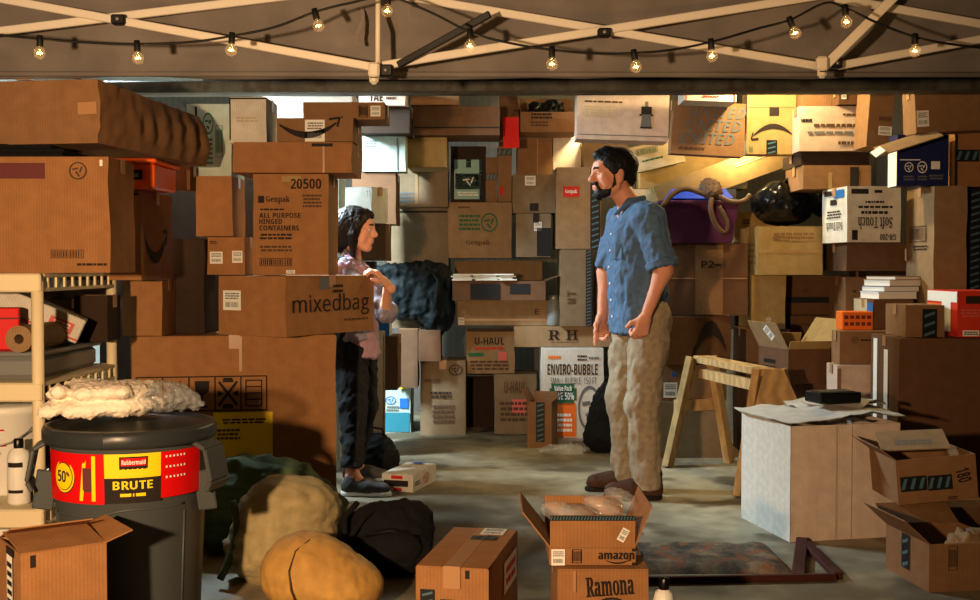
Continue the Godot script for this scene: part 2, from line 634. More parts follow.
func keep_apart() -> void:
	# where two cartons would share space, the nearer one is made shallower, else the later one narrower or higher
	for turn in 3:
		for i in plan.size():
			for j in range(i + 1, plan.size()):
				var a: Dictionary = plan[i]
				var b: Dictionary = plan[j]
				if a.free or b.free:
					continue
				var ox := minf(a.x1, b.x1) - maxf(a.x0, b.x0)
				var oy := minf(a.y1, b.y1) - maxf(a.y0, b.y0)
				var oz := minf(a.z + a.dep, b.z + b.dep) - maxf(a.z, b.z)
				if ox < 0.002 or oy < 0.002 or oz < 0.0:
					continue
				var near: Dictionary = a if a.z < b.z else b
				var far: Dictionary = b if a.z < b.z else a
				var room: float = far.z - near.z - 0.012
				if room >= 0.1:
					near.dep = minf(near.dep, room)
				elif ox < oy or oy > 0.05:
					if b.x0 + b.x1 > a.x0 + a.x1:
						b.cl += ox + 0.004
						b.x0 += ox + 0.004
					else:
						b.cr += ox + 0.004
						b.x1 -= ox + 0.004
				else:
					if b.y0 > a.y0:
						b.cb += oy + 0.002
						b.y0 += oy + 0.002
					else:
						a.cb += oy + 0.002
						a.y0 += oy + 0.002

func plot(r: Array, z: float, dep: float, o: Dictionary) -> Dictionary:
	# size and place of a carton from its front face in the picture and its depth
	var id := plan_i
	plan_i += 1
	var cl := 0.0
	var cr := 0.0
	var cb := 0.0
	if not planning:
		id = id % plan.size()
		dep = plan[id].dep
		cl = plan[id].cl
		cr = plan[id].cr
		cb = plan[id].cb
	var yaw: float = deg_to_rad(o.get("yaw", 0.0))
	var roll: float = deg_to_rad(o.get("roll", 0.0))
	var tilt: float = deg_to_rad(o.get("tilt", 0.0))
	var bs := Basis(Vector3.UP, yaw) * Basis(Vector3.RIGHT, tilt) * Basis(Vector3.BACK, roll)
	var F := at((r[0] + r[2]) / 2.0, (r[1] + r[3]) / 2.0, z)
	var k := z / FOCAL
	var w: float = (r[2] - r[0]) * k / cos(yaw) - 0.006
	var h: float = (r[3] - r[1]) * k
	if cl + cr < w - 0.04:
		w -= cl + cr
		F += bs.x * (cl - cr) * 0.5
	var c := F - bs.z * dep / 2.0
	var base := c - bs.y * h / 2.0
	var half := Vector3(absf(bs.x.x) * w + absf(bs.y.x) * h + absf(bs.z.x) * dep, 0, absf(bs.x.z) * w + absf(bs.y.z) * h + absf(bs.z.z) * dep) * 0.5
	var top := base.y + h
	var turned := roll != 0.0 or tilt != 0.0
	if not turned:
		if o.get("floor", false):
			base.y = 0.0
		else:
			var s := settle(AABB(Vector3(c.x - half.x, 0, c.z - half.z), half * 2.0), base.y)
			if s >= 0.0:
				base.y = s + (0.002 if s > 0.0 else 0.0)
			elif cb < 0.1:
				base.y += cb
		h = top - base.y
	else:
		base.y += cb
	if not o.get("ghost", false):
		solids.append(AABB(Vector3(c.x - half.x, base.y, c.z - half.z), Vector3(half.x * 2.0, h + 0.006, half.z * 2.0)))
	if planning:
		plan.append({"z": -c.z - half.z, "dep": dep, "x0": c.x - half.x, "x1": c.x + half.x, "y0": base.y, "y1": base.y + h + 0.006, "cl": 0.0, "cr": 0.0, "cb": 0.0, "free": absf(yaw) > 0.4 or absf(roll) > 0.12 or o.get("loose", false)})
	return {"bs": bs, "base": base, "w": w, "h": h, "dep": dep}

func top_at(x: float, z: float, below: float) -> float:
	var y := 0.0
	for b in solids:
		if x > b.position.x and x < b.end.x and z > b.position.z and z < b.end.z and b.end.y < below:
			y = maxf(y, b.end.y)
	return y

func settle(box: AABB, y: float) -> float:
	# the top of whatever lies just below
	var best := -1.0
	for b in solids:
		if box.position.x < b.end.x - 0.01 and box.end.x > b.position.x + 0.01 and box.position.z < b.end.z - 0.01 and box.end.z > b.position.z + 0.01:
			if b.end.y > best and absf(b.end.y - y) < 0.075:
				best = b.end.y
	if y < 0.09:
		best = maxf(best, 0.0)
	return best

func carton(label: String, r: Array, z: float, depth: float, col: String, deco := [], o := {}) -> Node3D:
	var p := plot(r, z, depth, o)
	if planning:
		return Node3D.new()
	var bs: Basis = p.bs
	var base: Vector3 = p.base
	var w: float = p.w
	var h: float = p.h
	var dep: float = p.dep
	var n := thing(o.get("name", "shipping_carton"), label, o.get("cat", "carton"), Vector3.ZERO, 0.0, o.get("group", KRAFT_GROUP))
	n.transform = Transform3D(bs, base)
	var s3 := Vector3(w, h, dep)
	part("body", board_box(s3, o.get("amp", 0.008), base.x * 7.0 + base.y * 13.0), M[col], n)
	if not o.get("plain", false):
		# the two top flaps meet over the middle, taped along the seam
		var fr := start()
		var bk := start()
		var tp := start()
		if o.get("seam", "x") == "x":
			bx(fr, Vector3(0, h + 0.002, dep / 4.0 + 0.001), Vector3(w * 0.995, 0.004, dep / 2.0 - 0.004), 0.0)
			bx(bk, Vector3(0, h + 0.002, -dep / 4.0 - 0.001), Vector3(w * 0.995, 0.004, dep / 2.0 - 0.004), 0.0)
			bx(tp, Vector3(0, h + 0.0045, 0), Vector3(w * 1.0, 0.001, 0.05), 0.0)
			for sx: float in [-1.0, 1.0]:
				bx(tp, Vector3(sx * (w / 2.0 + 0.0045), h - 0.02, 0), Vector3(0.001, 0.055, 0.05), 0.0)
		else:
			bx(fr, Vector3(-w / 4.0, h + 0.002, 0), Vector3(w / 2.0 - 0.004, 0.004, dep * 0.995), 0.0)
			bx(bk, Vector3(w / 4.0, h + 0.002, 0), Vector3(w / 2.0 - 0.004, 0.004, dep * 0.995), 0.0)
			bx(tp, Vector3(0, h + 0.0045, 0), Vector3(0.05, 0.001, dep), 0.0)
			bx(tp, Vector3(0, h - 0.025, dep / 2.0 + 0.0045), Vector3(0.05, 0.065, 0.001), 0.0)
		solid("flap", fr, M[col], n)
		solid("flap", bk, M[col], n)
		solid("seam_tape", tp, M.tape, n)
	decorate(n, s3, r, deco)
	return n

func open_carton(label: String, r: Array, z: float, depth: float, col: String, flaps: Array, deco := [], o := {}) -> Node3D:
	# flaps: [angle, length] of the front, back, left and right one; 0 stands up, 90 lies outward; empty for none
	var p := plot(r, z, depth, o)
	if planning:
		return Node3D.new()
	var bs: Basis = p.bs
	var base: Vector3 = p.base
	var w: float = p.w
	var h: float = p.h
	var dep: float = p.dep
	var n := thing(o.get("name", "open_carton"), label, o.get("cat", "carton"), Vector3.ZERO, 0.0, o.get("group", KRAFT_GROUP))
	n.transform = Transform3D(bs, base)
	var t := 0.005
	var st := start()
	bx(st, Vector3(0, h / 2, dep / 2 - t / 2), Vector3(w, h, t))
	bx(st, Vector3(0, h / 2, -dep / 2 + t / 2), Vector3(w, h, t))
	bx(st, Vector3(-w / 2 + t / 2, h / 2, 0), Vector3(t, h, dep - 2 * t))
	bx(st, Vector3(w / 2 - t / 2, h / 2, 0), Vector3(t, h, dep - 2 * t))
	bx(st, Vector3(0, t, 0), Vector3(w - 2 * t, t, dep - 2 * t))
	solid("body", st, M[col], n)
	for i in 4:
		var f: Array = flaps[i]
		if f.is_empty():
			continue
		var len: float = f[1]
		var fw := (w if i < 2 else dep) * 0.985
		var turn: float = [0.0, PI, -PI / 2, PI / 2][i]
		var out: float = (dep / 2 if i < 2 else w / 2) - t / 2
		var fs := start()
		bx(fs, Vector3(0, len / 2, 0), Vector3(fw, len, 0.004))
		var tf := Transform3D(Basis(Vector3.UP, turn), Vector3.ZERO) * Transform3D(Basis(Vector3.RIGHT, deg_to_rad(f[0])), Vector3(0, h + 0.001, out))
		var fp := solid("flap", fs, M[col if f.size() < 3 else f[2]], n, tf)
		if f.size() > 3:
			for d: Array in f[3]:
				var lt := Transform3D(Basis(), Vector3((d[1] - 0.5) * fw, d[2] * len, 0.0035))
				if d[0] == "P":
					tape_on(fp, lt, d[3] * fw, d[4] * len)
				elif d[0] == "L":
					label_on(fp, lt * Transform3D(Basis(Vector3.BACK, d[5] if d.size() > 5 else 0.0), Vector3.ZERO), d[3] * fw, d[4] * len)
				elif d[0] == "n":
					lines_on(fp, lt, d[3] * fw, d[4] * len, 3, "ink")
	decorate(n, Vector3(w, h, dep), r, deco)
	return n

# ---------------------------------------------------------------- the garage and the tent roof in front of it
func build_setting() -> void:
	var st := start()
	bx(st, Vector3(0, -0.1, -3.5), Vector3(9.0, 0.2, 12.5))
	structure("floor", st, M.concrete)
	st = start()
	bx(st, Vector3(0, 1.3, -9.4), Vector3(6.6, 2.6, 0.15))
	structure("wall_back", st, M.wall_board)
	st = start()
	bx(st, Vector3(-3.2, 1.3, -7.7), Vector3(0.15, 2.6, 3.4))
	structure("wall_left", st, M.plaster)
	st = start()
	bx(st, Vector3(3.2, 1.3, -7.7), Vector3(0.15, 2.6, 3.4))
	structure("wall_right", st, M.wall_board)
	st = start()
	bx(st, Vector3(0, 2.68, -7.7), Vector3(6.6, 0.12, 3.6))
	structure("ceiling", st, M.plaster)
	# the steel edge over the garage opening
	st = start()
	var l := at(-130, 89, 6.0)
	var r := at(1110, 85, 6.0)
	bar(st, l + Vector3(0, 0, 0.02), r + Vector3(0, 0, 0.02), 0.062, 0.05, 0.006, Vector3.BACK)
	bar(st, l + Vector3(0, -0.028, -0.04), r + Vector3(0, -0.028, -0.04), 0.01, 0.09, 0.0, Vector3.BACK)
	structure("trim_1", st, M.beam)
	st = start()
	bx(st, Vector3(0.85, 2.36, -6.1), Vector3(4.7, 0.44, 0.1))
	structure("trim_2", st, M.wall_board)
	# fluorescent fixture behind the edge
	var fx := thing("ceiling_light", "white fluorescent tube fixture under the garage ceiling", "light", Vector3(-1.8, 2.49, -6.6), 0.9)
	st = start()
	bx(st, Vector3(0, 0.08, 0), Vector3(1.25, 0.07, 0.16), 0.01)
	solid("housing", st, M.white_plastic, fx)
	for s: float in [-0.045, 0.045]:
		st = start(true)
		tube(st, [Vector3(-0.6, 0.012, s), Vector3(0.6, 0.012, s)], 0.013, 10)
		solid("tube", st, M.tube_glow, fx)
	var bl := 0
	for p: Vector3 in [Vector3(1.62, 2.44, -6.78), Vector3(0.72, 2.32, -8.08), Vector3(1.60, 2.04, -7.46)]:
		var b := thing("hanging_bulb", ["bare yellow bulb hanging over the box with the frowning arrow", "bare yellow bulb hanging behind the blender carton", "bare yellow bulb hanging low over the long slanting carton"][bl], "light", p)
		bl += 1
		st = start(true)
		tube(st, [Vector3(0, 0.03, 0), Vector3(0, 2.62 - p.y, 0)], 0.004, 6)
		solid("cord", st, M.cord, b)
		st = start(true)
		lathe(st, [[0.0, 0.03], [0.016, 0.03], [0.016, -0.01], [0.0, -0.01]].map(func(q): return [q[0], q[1]]), 12)
		solid("socket", st, M.joint, b)
		st = start(true)
		lathe(st, [[0.0, -0.085], [0.018, -0.08], [0.028, -0.06], [0.026, -0.04], [0.013, -0.01]], 14)
		solid("bulb", st, M.filament, b)
	# the halogen lamp beside the camera
	var wl := thing("work_light", "yellow halogen work light on a tripod stand", "light", Vector3(-1.15, 0, 0.0))
	st = start()
	bx(st, Vector3(0, 1.28, 0.02), Vector3(0.22, 0.18, 0.1), 0.015)
	solid("housing", st, M.ink_yellow, wl)
	st = start()
	bx(st, Vector3(0, 1.28, -0.034), Vector3(0.18, 0.13, 0.006), 0.0)
	solid("lamp_glass", st, M.halogen_glow, wl)
	st = start(true)
	tube(st, [Vector3(0, 0.35, 0.02), Vector3(0, 1.2, 0.02)], 0.014, 10)
	solid("pole", st, M.steel, wl)
	for i in 3:
		st = start(true)
		var a := TAU * i / 3 + 0.5
		tube(st, [Vector3(0, 0.55, 0.02), Vector3(sin(a) * 0.4, 0.01, cos(a) * 0.4)], 0.01, 8)
		solid("leg", st, M.steel, wl)

func build_canopy() -> void:
	var t := thing("canopy_tent", "grey cloth canopy tent with pale scissor truss over the garage mouth", "tent", Vector3(0, 0, -4.5))
	var org := Vector3(0, 0, -4.5)
	# roof cloth: a hanging valance, then the slope up to the ridge and down to the front
	var prof := [[-0.03, 1.93], [-0.0, 1.935], [0.0, 2.02], [0.01, 2.10], [0.5, 2.38], [1.55, 2.92], [3.1, 2.1], [3.12, 1.95]]
	var st := start(true)
	for side: float in [0.0, 0.006]:
		for i in prof.size() - 1:
			for j in 40:
				var q := []
				for k: Array in [[i, j], [i, j + 1], [i + 1, j + 1], [i + 1, j]]:
					var x: float = lerpf(-3.6, 3.6, k[1] / 40.0)
					var p: Array = prof[k[0]]
					var w := wob.get_noise_2d(x * 1.7, p[1] * 4.0) * 0.025
					q.append(Vector3(x, p[1] + side + w * 0.6, p[0] - side + w))
				if side == 0.0:
					quad(st, q[0], q[1], q[2], q[3])
				else:
					quad(st, q[3], q[2], q[1], q[0])
	solid("roof_cloth", st, M.tent_cloth, t)
	st = start(true)
	tube(st, [Vector3(-3.6, 1.945, 0.004), Vector3(0, 1.94, 0.004), Vector3(3.6, 1.94, 0.004)], 0.011, 8)
	solid("hem", st, M.tent_cloth, t)
	for b: Array in [[-40, 36, 330, -9, 4.32], [-20, -5, 372, 67, 4.30], [380, 66, 830, -6, 4.30], [392, -6, 822, 67, 4.32], [838, 66, 1020, 32, 4.34], [835, -2, 1020, 31, 4.30], [1020, 31, 1215, 66, 4.30], [1020, 32, 1215, -4, 4.34], [-232, 62, -40, 36, 4.32], [-232, -44, -20, -5, 4.30]]:
		st = start()
		bar(st, at(b[0], b[1], b[4]) - org, at(b[2], b[3], b[4]) - org, 0.030, 0.018, 0.003, Vector3.BACK)
		solid("truss_bar", st, M.tent_frame, t)
	st = start()
	bar(st, at(490, 14, 4.16) - org, at(398, 65, 4.28) - org, 0.026, 0.018, 0.003, Vector3.BACK)
	solid("truss_bar", st, M.joint, t)
	st = start(true)
	tube(st, [at(378, -30, 4.27) - org, at(378, 72, 4.27) - org], 0.0095, 10)
	solid("centre_strut", st, M.tent_frame, t)
	st = start()
	bar(st, at(824, 67, 4.28) - org, at(905, -14, 4.2) - org, 0.034, 0.02, 0.003, Vector3.BACK)
	solid("truss_bar", st, M.tent_frame, t)
	for x: float in [-2.7, 2.7]:
		st = start()
		bx(st, Vector3(x, 0.98, 0.2), Vector3(0.035, 1.96, 0.035), 0.003)
		solid("tent_leg", st, M.tent_frame, t)
	for j: Array in [[119, 20, 4.29, 14, 10], [604, 33, 4.28, 13, 9], [386, 71, 4.29, 14, 12], [836, 64, 4.30, 11, 9]]:
		st = start()
		var k: float = j[2] / FOCAL
		bx(st, at(j[0], j[1], j[2]) - org, Vector3(j[3] * k, j[4] * k, 0.04), 0.006)
		solid("joint_block", st, M.joint, t)
		st = start(true)
		lathe(st, [[0.0, 0.0], [0.007, 0.0], [0.007, 0.006], [0.0, 0.006]].map(func(q): return [q[0], q[1]]), 10, at(j[0], j[1], j[2]) - org + Vector3(0, 0, 0.02), Basis(Vector3.RIGHT, PI / 2))
		solid("bolt", st, M.steel, t)
	for j: Array in [[374, 73, 4.25], [822, 67, 4.25]]:
		st = start()
		bx(st, at(j[0], j[1] - 3, j[2]) - org, Vector3(0.042, 0.055, 0.03), 0.008)
		bx(st, at(j[0], j[1] + 6, j[2]) - org, Vector3(0.034, 0.04, 0.028), 0.011)
		var br := solid("bracket", st, M.tent_frame, t)
		st = start()
		bx(st, at(j[0], j[1] + 5, j[2]) - org + Vector3(0, 0, 0.015), Vector3(0.026, 0.004, 0.004))
		solid("slot", st, M.joint, br)
	# hanging webbing strap behind the centre strut
	st = start()
	for i in 8:
		var a := at(360 + 3.0 * sin(i * 0.7), 4 + i * 5.2, 4.36) - org
		var b := at(360 + 3.0 * sin((i + 1) * 0.7), 4 + (i + 1) * 5.2, 4.36) - org
		bar(st, a, b, 0.014, 0.002, 0.0, Vector3.BACK)
	solid("strap", st, M.tent_cloth, t)
	build_string_lights()

func build_string_lights() -> void:
	var z := 4.0
	var t := thing("string_lights", "string of clear globe bulbs looped along the tent truss", "string lights", at(490, 30, z))
	var org := t.position
	var cp := [[-30, 33], [0, 35], [40, 39], [90, 42.5], [137, 44], [190, 42], [232, 36], [275, 27], [315, 12], [350, 3], [388, -3], [430, 12], [470, 32], [505, 42], [552, 50], [600, 53.5], [634, 53], [670, 50], [711, 42], [760, 28], [790, 20], [825, 3], [845, 8], [880, 24], [915, 37], [950, 44], [1020, 52]]
	var curve := Curve3D.new()
	for i in cp.size():
		var p := at(cp[i][0], cp[i][1], z) - org
		var a: Array = cp[maxi(i - 1, 0)]
		var b: Array = cp[mini(i + 1, cp.size() - 1)]
		var tg := (at(b[0], b[1], z) - at(a[0], a[1], z)) / 6.0
		curve.add_point(p, -tg, tg)
	curve.bake_interval = 0.03
	var st := start(true)
	tube(st, Array(curve.get_baked_points()), 0.0045, 6)
	solid("cord", st, M.cord, t)
	var sock := start(true)
	lathe(sock, [[0.0, 0.012], [0.010, 0.012], [0.0115, -0.004], [0.0115, -0.026], [0.009, -0.028], [0.0, -0.028]].map(func(q): return q), 12)
	var sm := fin(sock)
	var gl := start(true)
	lathe(gl, [[0.0, -0.070], [0.009, -0.068], [0.017, -0.061], [0.0205, -0.050], [0.018, -0.039], [0.011, -0.031], [0.009, -0.027]], 18)
	var gm := fin(gl)
	var fl := start(true)
	tube(fl, [Vector3(-0.009, -0.050, 0), Vector3(-0.004, -0.0465, 0.002), Vector3(0, -0.051, 0), Vector3(0.004, -0.0465, -0.002), Vector3(0.009, -0.050, 0)], 0.0028, 6)
	var fm := fin(fl)
	for b: Array in [[40, 39, 2], [137, 44, -3], [232, 36, 4], [315, 12, -14], [388, -3, 4], [470, 32, 0], [552, 50, 0], [634, 53, -8], [711, 42, -4], [790, 20, -22], [845, 8, -6], [915, 37, 0]]:
		var s := part("socket", sm, M.cord, t, Transform3D(Basis(Vector3.BACK, deg_to_rad(-b[2])), at(b[0], b[1], z) - org))
		part("bulb", gm, M.bulb_glass, s)
		part("filament", fm, M.filament, s)
		var l := OmniLight3D.new()
		l.name = "filament_light"
		l.position = s.transform * Vector3(0, -0.05, 0.004) + org
		l.light_color = Color(1.0, 0.74, 0.42)
		l.light_energy = 0.012
		l.light_size = 0.008
		l.omni_range = 8.0
		l.omni_attenuation = 2.0
		l.shadow_enabled = true
		add_child(l, true)

# ---------------------------------------------------------------- the heap of cartons, bottom boxes first
func build_heap() -> void:
	# --- back of the garage, from the floor up
	carton("blue and white carton of water standing on the concrete floor", [383, 388, 411, 432], 8.2, 0.35, "wg", [["r", "F", [384, 412, 410, 431], "teal", "colour_band"], ["r", "F", [400, 398, 409, 408], "ink_blue"], ["C", "F", [385, 396, 396, 404], "ink_blue"], ["n", "F", [386, 405, 400, 411], 2, "ink_grey"]])
	carton("kraft carton with a dark oval print beside the blue water carton", [420, 361, 466, 428], 8.1, 0.4, "g", [["C", "F", [449, 364, 463, 374], "ink"], ["n", "F", [430, 388, 452, 395], 2, "ink"], ["n", "F", [432, 400, 455, 418], 4], ["n", "F", [424, 376, 440, 381], 1]], {"seam": "z"})
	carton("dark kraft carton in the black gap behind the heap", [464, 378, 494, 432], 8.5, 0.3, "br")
	carton("moving carton with red and grey print on the floor behind the small flapped box", [494, 375, 537, 421], 8.15, 0.4, "g", [["t", "F", [504, 380, 526, 389], "U-HAUL", "ink_soft", "b"], ["n", "F", [499, 395, 530, 412], 4, "ink_soft"], ["r", "F", [512, 394, 526, 405], "ink_pink"]], {"floor": true})
	carton("kraft carton beside the thin leaning board", [398, 330, 418, 388], 8.0, 0.2, "p")
	carton("brown carton resting on the box with the oval print", [418, 331, 441, 361], 8.0, 0.3, "d")
	carton("moving carton with framed lettering and a green stripe", [459, 332, 515, 378], 8.2, 0.42, "l", [["t", "F", [469, 338, 503, 346], "U-HAUL", "ink", "b"], ["n", "F", [468, 348, 502, 352], 1, "ink_red"], ["r", "F", [461, 355, 479, 359], "ink_green", "colour_band"], ["r", "F", [496, 354, 506, 364], "ink_pink"], ["n", "F", [463, 363, 508, 375], 3]])
	carton("white bubble wrap carton with bold black, green and orange print", [541, 349, 604, 415], 7.95, 0.38, "w", [["t", "F", [547, 360, 598, 368], "ENVIRO-BUBBLE", "ink", "b"], ["t", "F", [550, 370, 581, 375], "SMALL BUBBLE", "ink", "r"], ["t", "F", [584, 370, 597, 375], "150 FT", "ink", "r"], ["n", "F", [547, 353, 561, 357], 1, "ink_orange"], ["n", "F", [577, 353, 587, 358], 2, "ink"], ["n", "F", [589, 354, 600, 357], 1, "ink_grey"],
		["r", "F", [551, 374.5, 574, 390.5], "ink_green", "burst"], ["r", "F", [549, 378, 576.5, 387], "ink_green", "burst"], ["t", "F", [554, 376, 572, 380], "Value Pack", "ink_white", "b"], ["t", "F", [552, 381, 574, 386.5], "SAVE 50%", "ink_white", "b"], ["r", "F", [549, 389, 576, 414], "ink_orange", "colour_band"], ["n", "F", [553, 396, 572, 411], 4, "ink_white"], ["C", "F", [578, 376, 602, 410], "ink_grey"]], {"floor": true, "cat": "carton"})
	carton("long kraft carton printed with two large serif capitals", [514, 327, 612, 353], 8.05, 0.4, "l", [["t", "F", [548, 331, 560, 344], "R", "ink", "s"], ["t", "F", [566, 331, 578, 344], "H", "ink", "s"], ["n", "F", [549, 346, 578, 347.5], 1]])
	carton("wide kraft carton under the open box of papers", [457, 301, 551, 332], 8.12, 0.42, "l", [["t", "F", [535, 311, 540, 318], "E", "ink_soft", "b"], ["L", "F", [458, 322, 464, 331]], ["r", "F", [458, 324, 549, 326], "tape", "seam_tape"]])
	carton("carton with upright lettering and a strip of dark tape", [560, 250, 592, 327], 8.0, 0.4, "g", [["t", "F", [567, 299, 576, 304], "M", "ink_soft", "b", 90], ["t", "F", [567, 291, 576, 297], "T", "ink_soft", "b", 90], ["P", "F", [586, 250, 592, 327]]])
	carton("pale carton partly hidden behind the man's arm", [597, 262, 628, 327], 8.1, 0.35, "v", [])
	open_carton("open carton with white papers lying across its mouth", [452, 281, 546, 302], 8.0, 0.42, "d", [[], [8, 0.14, "l"], [], [70, 0.1]], [["r", "F", [470, 284, 500, 301], "black_board", "torn_panel"], ["r", "F", [510, 284, 530, 295], "black_board", "torn_panel"]])
	for i in 3:
		var sh := thing("paper_stack", ["white paper bundle lying flat in the open carton", "white envelope bundle beside the paper stack", "short loose paper stack on the open carton"][i], "papers", at([462, 483, 503][i], 278, 7.95), 0.1 * i, "papers in the open carton")
		sh.position.y = at(480, 281, 7.95).y + 0.001
		sh.position.z = -8.1
		for k in 4:
			var st := start()
			bx(st, Vector3(0.01 * sin(k * 3.0 + i), 0.006 + 0.012 * k, 0.01 * cos(k * 2.0)), Vector3([0.14, 0.16, 0.12][i], 0.01, 0.24), 0.002, Basis(Vector3.UP, 0.05 * sin(k * 2.3 + i)))
			solid("sheet_bundle", st, M.paper, sh)
	carton("kraft carton with green recycling print and a framed logo", [448, 203, 512, 258], 8.2, 0.42, "l", [["n", "F", [458, 214, 480, 231], 4, "ink_green"], ["C", "F", [481, 213, 498, 232], "ink_green"], ["t", "F", [466, 240, 490, 246], "Genpak", "ink_soft", "s"], ["n", "F", [458, 206, 470, 209], 1]], {"seam": "x"})
	carton("square kraft carton with a torn white label and black scrawl", [511, 175, 556, 214], 8.12, 0.4, "g", [["L", "F", [524, 176, 535, 186]], ["r", "F", [529, 204, 538, 212], "ink", "ink_patch"]])
	carton("worn kraft carton with dark tape and a white tag", [516, 214, 551, 257], 8.1, 0.38, "g", [["r", "F", [537, 228, 551, 256], "black_board", "dark_tape"], ["L", "F", [534, 222, 542, 231]], ["r", "F", [533, 213.5, 539, 223], "ink", "ink_patch"]])
	carton("tall kraft carton with a red sticker beside the man's face", [556, 168, 601, 251], 8.0, 0.4, "l", [["r", "F", [563, 187, 579, 198], "ink_red", "sticker"], ["t", "F", [565, 190, 577, 195], "Genpak", "ink_white", "s"], ["P", "F", [590.5, 168, 600.5, 251]]])
	var ph := carton("dark carton bearing a teal magazine picture", [450, 147, 486, 203], 8.25, 0.35, "br", [["r", "F", [454, 160, 482, 200], "teal_pale", "magazine_cover"], ["r", "F", [455, 174, 481, 190], "teal", "picture_band"], ["C", "F", [459, 175, 479, 188], "ink_white"], ["r", "F", [479.5, 160, 482, 200], "ink_blue", "spine"], ["r", "F", [466, 160, 471, 168], "ink", "dark_tape"], ["n", "F", [457, 192, 479, 197], 2, "ink_white"]])
	ph.set_meta("category", "carton")
	carton("narrow kraft carton beside the teal magazine picture", [486, 158, 497, 203], 8.22, 0.3, "k", [["P", "F", [486, 174, 497, 181]]])
	carton("kraft carton with a black tape band and a small red tag", [497, 147, 516, 203], 8.18, 0.3, "k", [["P", "F", [497, 149, 516, 156]], ["r", "F", [500, 188, 505, 196], "ink_red", "tag"]])
	carton("plain kraft carton between the red tag and the bright box", [517, 139, 553, 175], 8.25, 0.35, "k", [["r", "F", [537, 139, 538, 175], "tape", "seam_tape"]])
	carton("white carton glaring in the light of a hidden bulb", [553, 132, 584, 168], 8.28, 0.12, "w", [])
	carton("grey brown carton behind the man's hair", [583, 138, 628, 168], 8.05, 0.4, "g", [])
	# --- left back corner
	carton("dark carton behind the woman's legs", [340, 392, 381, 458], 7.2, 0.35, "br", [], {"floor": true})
	carton("slim kraft carton beside the woman's hip", [373, 337, 398, 391], 7.25, 0.3, "d", [["r", "F", [384, 340, 385, 391], "tape", "seam_tape"]])
	carton("small carton with white lid and blue side behind the woman", [374, 309, 390, 337], 7.2, 0.2, "w", [["r", "F", [374, 314, 390, 337], "ink_blue", "colour_band"]], {"name": "small_carton"})
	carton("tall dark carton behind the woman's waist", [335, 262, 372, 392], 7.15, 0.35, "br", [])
	carton("wide bare carton above the dark green tarp", [387, 209, 449, 332], 8.24, 0.42, "g", [["r", "F", [388, 211, 448, 213], "ink", "dark_seam"]])
	carton("brown carton in shade in front of the woman's face", [346, 224, 386, 262], 7.1, 0.4, "p", [])
	carton("cream carton with a blue striped label over the woman's head", [329, 188, 373, 224], 6.98, 0.2, "w", [["r", "F", [332, 189, 341, 212], "ink_blue", "sticker"], ["n", "F", [333, 190, 340, 211], 4, "ink_white"], ["t", "F", [368, 191, 372, 198], "11", "ink_grey", "m"]], {"yaw": -24.0})
	carton("kraft carton with faint print and a dangling strip of tape", [397, 165, 448, 209], 8.1, 0.4, "g", [["n", "F", [399, 193, 414, 205], 3, "ink_grey"], ["r", "F", [415, 168, 418, 206], "l", "loose_tape"]])
	carton("bluish white carton with small print and a torn kraft flap", [362, 137, 406, 173], 7.5, 0.4, "wg", [["n", "F", [364, 140, 376, 148], 3, "ink_grey"], ["r", "F", [397, 138, 398.5, 172], "ink_grey", "seam"]])
	carton("tall dark kraft carton propping the bluish white one", [352, 173, 396, 224], 7.52, 0.35, "d", [])
	carton("torn kraft carton beside the bluish white one", [407, 138, 447, 167], 7.7, 0.4, "y", [])
	carton("long dark brown carton close under the garage edge", [413, 107, 500, 138], 7.6, 0.42, "d", [["t", "F", [449, 110, 462, 117], "SST", "ink_soft", "b"], ["r", "F", [414, 129, 499, 130.5], "ink", "dark_seam"]])
	carton("small pinkish carton with three bold letters under the garage edge", [359, 88, 406, 107.5], 7.3, 0.35, "v", [["t", "F", [369, 94, 383, 103], "TAE", "ink", "b"], ["n", "F", [386, 97, 396, 102], 1]])
	carton("plain kraft carton beside the small pinkish three-letter one", [410, 86, 459, 107], 7.55, 0.35, "k", [])
	carton("dark kraft carton under the small pinkish three-letter one", [360, 108, 410, 137], 7.35, 0.35, "br", [])
	open_carton("open kraft carton stuffed with dark bags under the garage edge", [520, 112, 577, 139], 7.9, 0.42, "k", [[], [0, 0.14], [12, 0.13], [25, 0.16]], [["n", "F", [530, 113, 552, 122], 2, "ink"], ["n", "F", [530, 124, 548, 132], 2]])
	var db := thing("refuse_bag", "crumpled black plastic bag sticking out of the open carton by the red tag", "bag", at(546, 128, 8.1) + Vector3(0, 0, -0.02))
	part("film", blob([egg(Vector3(0, 0.09, -0.08), Vector3(0.12, 0.07, 0.08)), egg(Vector3(0.05, 0.15, -0.08), Vector3(0.08, 0.07, 0.06)), egg(Vector3(-0.07, 0.15, -0.08), Vector3(0.05, 0.05, 0.05))], 0.014, 0.014, 0.018, 10.0), M.black_film, db)
	carton("dark kraft carton beside the hanging red tag", [499, 92, 519, 138], 7.95, 0.35, "d", [])
	var rt := thing("hang_tag", "bright red card hanging from the open carton", "tag", at(511, 117, 7.86))
	var rst := start()
	bx(rst, Vector3(0, -0.105, 0), Vector3(0.108, 0.21, 0.003), 0.0, Basis(Vector3.BACK, 0.03))
	solid("card", rst, M.red_card, rt)
	rst = start(true)
	tube(rst, [Vector3(0, -0.01, 0), Vector3(0.02, 0.05, -0.02), Vector3(0.06, 0.04, -0.06)], 0.002, 5)
	solid("string", rst, M.cord, rt)
